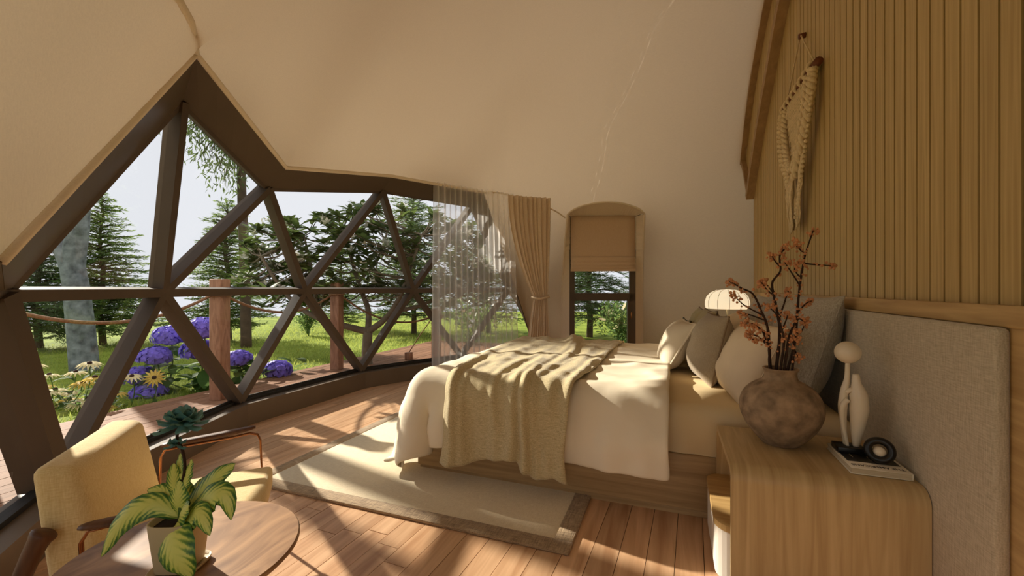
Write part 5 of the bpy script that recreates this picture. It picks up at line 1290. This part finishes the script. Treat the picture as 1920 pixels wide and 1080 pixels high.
def curved_leaf(pts, wmax, parent, mat=M_dieff, facing=None, n=14, name='leaf', cup=.25, wpos=.45):
    c = catmull(pts, max(2, n//(len(pts)-1))); n = len(c)-1; V = []; UV = []; F = []
    for i, p in enumerate(c):
        t_ = i/n; tn = (c[min(i+1, n)]-c[max(i-1, 0)]).normalized(); fc = Vector(facing); sd = tn.cross(fc).normalized(); up_ = sd.cross(tn).normalized()
        wv = wmax/2*(math.sin(PI*t_**(math.log(.5)/math.log(wpos)))**.85 if 0 < t_ < 1 else 0)+.0012
        for k in range(-3, 4): q = k/3; V.append(p+sd*(q*wv)+up_*(-cup*wv*q*q+.0016*math.sin(t_*24+k))); UV.append((q, t_))
    for i in range(n):
        for k in range(6): F.append((7*i+k, 7*i+k+1, 7*i+k+8, 7*i+k+7))
    return obj(name, [tuple(p) for p in V], F, mat, parent, True, uv=UV)
upv = (0, 0, 1); tf = tuple(tw_*.8+Vector((0, 0, .6)))
leafs = [([lp(0, 8), lp(-40, -22, .01), lp(-80, -12, .02), lp(-108, 22, .025), lp(-126, 66, .03)], .052, tf), ([lp(0, 5), lp(-25, -22, -.01), lp(-50, -36, -.015), lp(-76, -38, -.02)], .042, tf),
         ([lp(0, 0, -.01), lp(-16, -28, -.03), lp(-42, -52, -.05)], .040, tf), ([lp(3, 4), lp(28, -32, -.02), lp(54, -62, -.03), lp(84, -82, -.04)], .046, tf),
         ([lp(3, 6), lp(35, -12, .01), lp(68, -40, .02), lp(98, -44, .025), lp(114, -2, .03)], .056, tf), ([lp(2, 6), lp(30, 0, .03), lp(62, -22, .045), lp(92, 12, .06)], .046, tf),
         ([lp(1, 10), lp(14, 14, .05), lp(46, 46, .08), lp(66, 84, .07)], .070, tuple(tw_+Vector((0, 0, .25)))), ([lp(2, 6), lp(20, -14, .03), lp(45, -34, .045)], .044, tf),
         ([lp(0, 0), lp(0, -30, .008), lp(2, -66, .005)], .040, tuple(tw_)), ([lp(-2, -30), lp(-8, -62, .006), lp(-5, -100, .01)], .026, tuple(tw_+rv_*.4)), ([lp(3, -42), lp(14, -72, .004), lp(22, -104, 0)], .022, tuple(tw_-rv_*.4)),
         ([lp(4, -52), lp(-2, -86, 0), lp(-6, -112, -.01)], .016, tuple(tw_)), ([lp(2, 0, -.01), lp(10, -30, -.04), lp(24, -52, -.06)], .040, tf)]
for P, wm, fc in leafs: curved_leaf(P, wm*1.18, pl, facing=fc)
MB().tube(catmull([lp(0, 20), lp(2, -20), lp(5, -60, -.004)], 5), [.006-.0002*i for i in range(11)], 8).build('stem', M_stemg, pl, True)
MB().tube(catmull([lp(4, -58), lp(9, -92), lp(2, -122, -.003), lp(-6, -145), lp(2, -176)], 5), .0032, 8).build('succulent_stem', M_twig, pl, True)
def rosette(c, r, nl, seed):
    rs = np.random.RandomState(seed)
    for k in range(nl):
        q = k/nl; az = k*2.39996; el = lerp(-.35, 1.25, q); L = r*lerp(1.0, .55, q)*rs.uniform(.9, 1.1); d = rv_*math.cos(az)*math.cos(el)+tw_*math.sin(az)*math.cos(el)+Vector((0, 0, math.sin(el)))
        m_ = c+d*L*.55+Vector((0, 0, -.08*L)); curved_leaf([c, m_, c+d*L], r*.42, pl, M_bluegreen, tuple(Vector((0, 0, 1))*math.cos(el)-(rv_*math.cos(az)+tw_*math.sin(az))*math.sin(el)+Vector((.01, .01, .01))), 6, 'succulent_leaf', .35, .6)
rosette(lp(4, -178), .056, 36, 5); rosette(lp(-8, -134), .026, 12, 6)
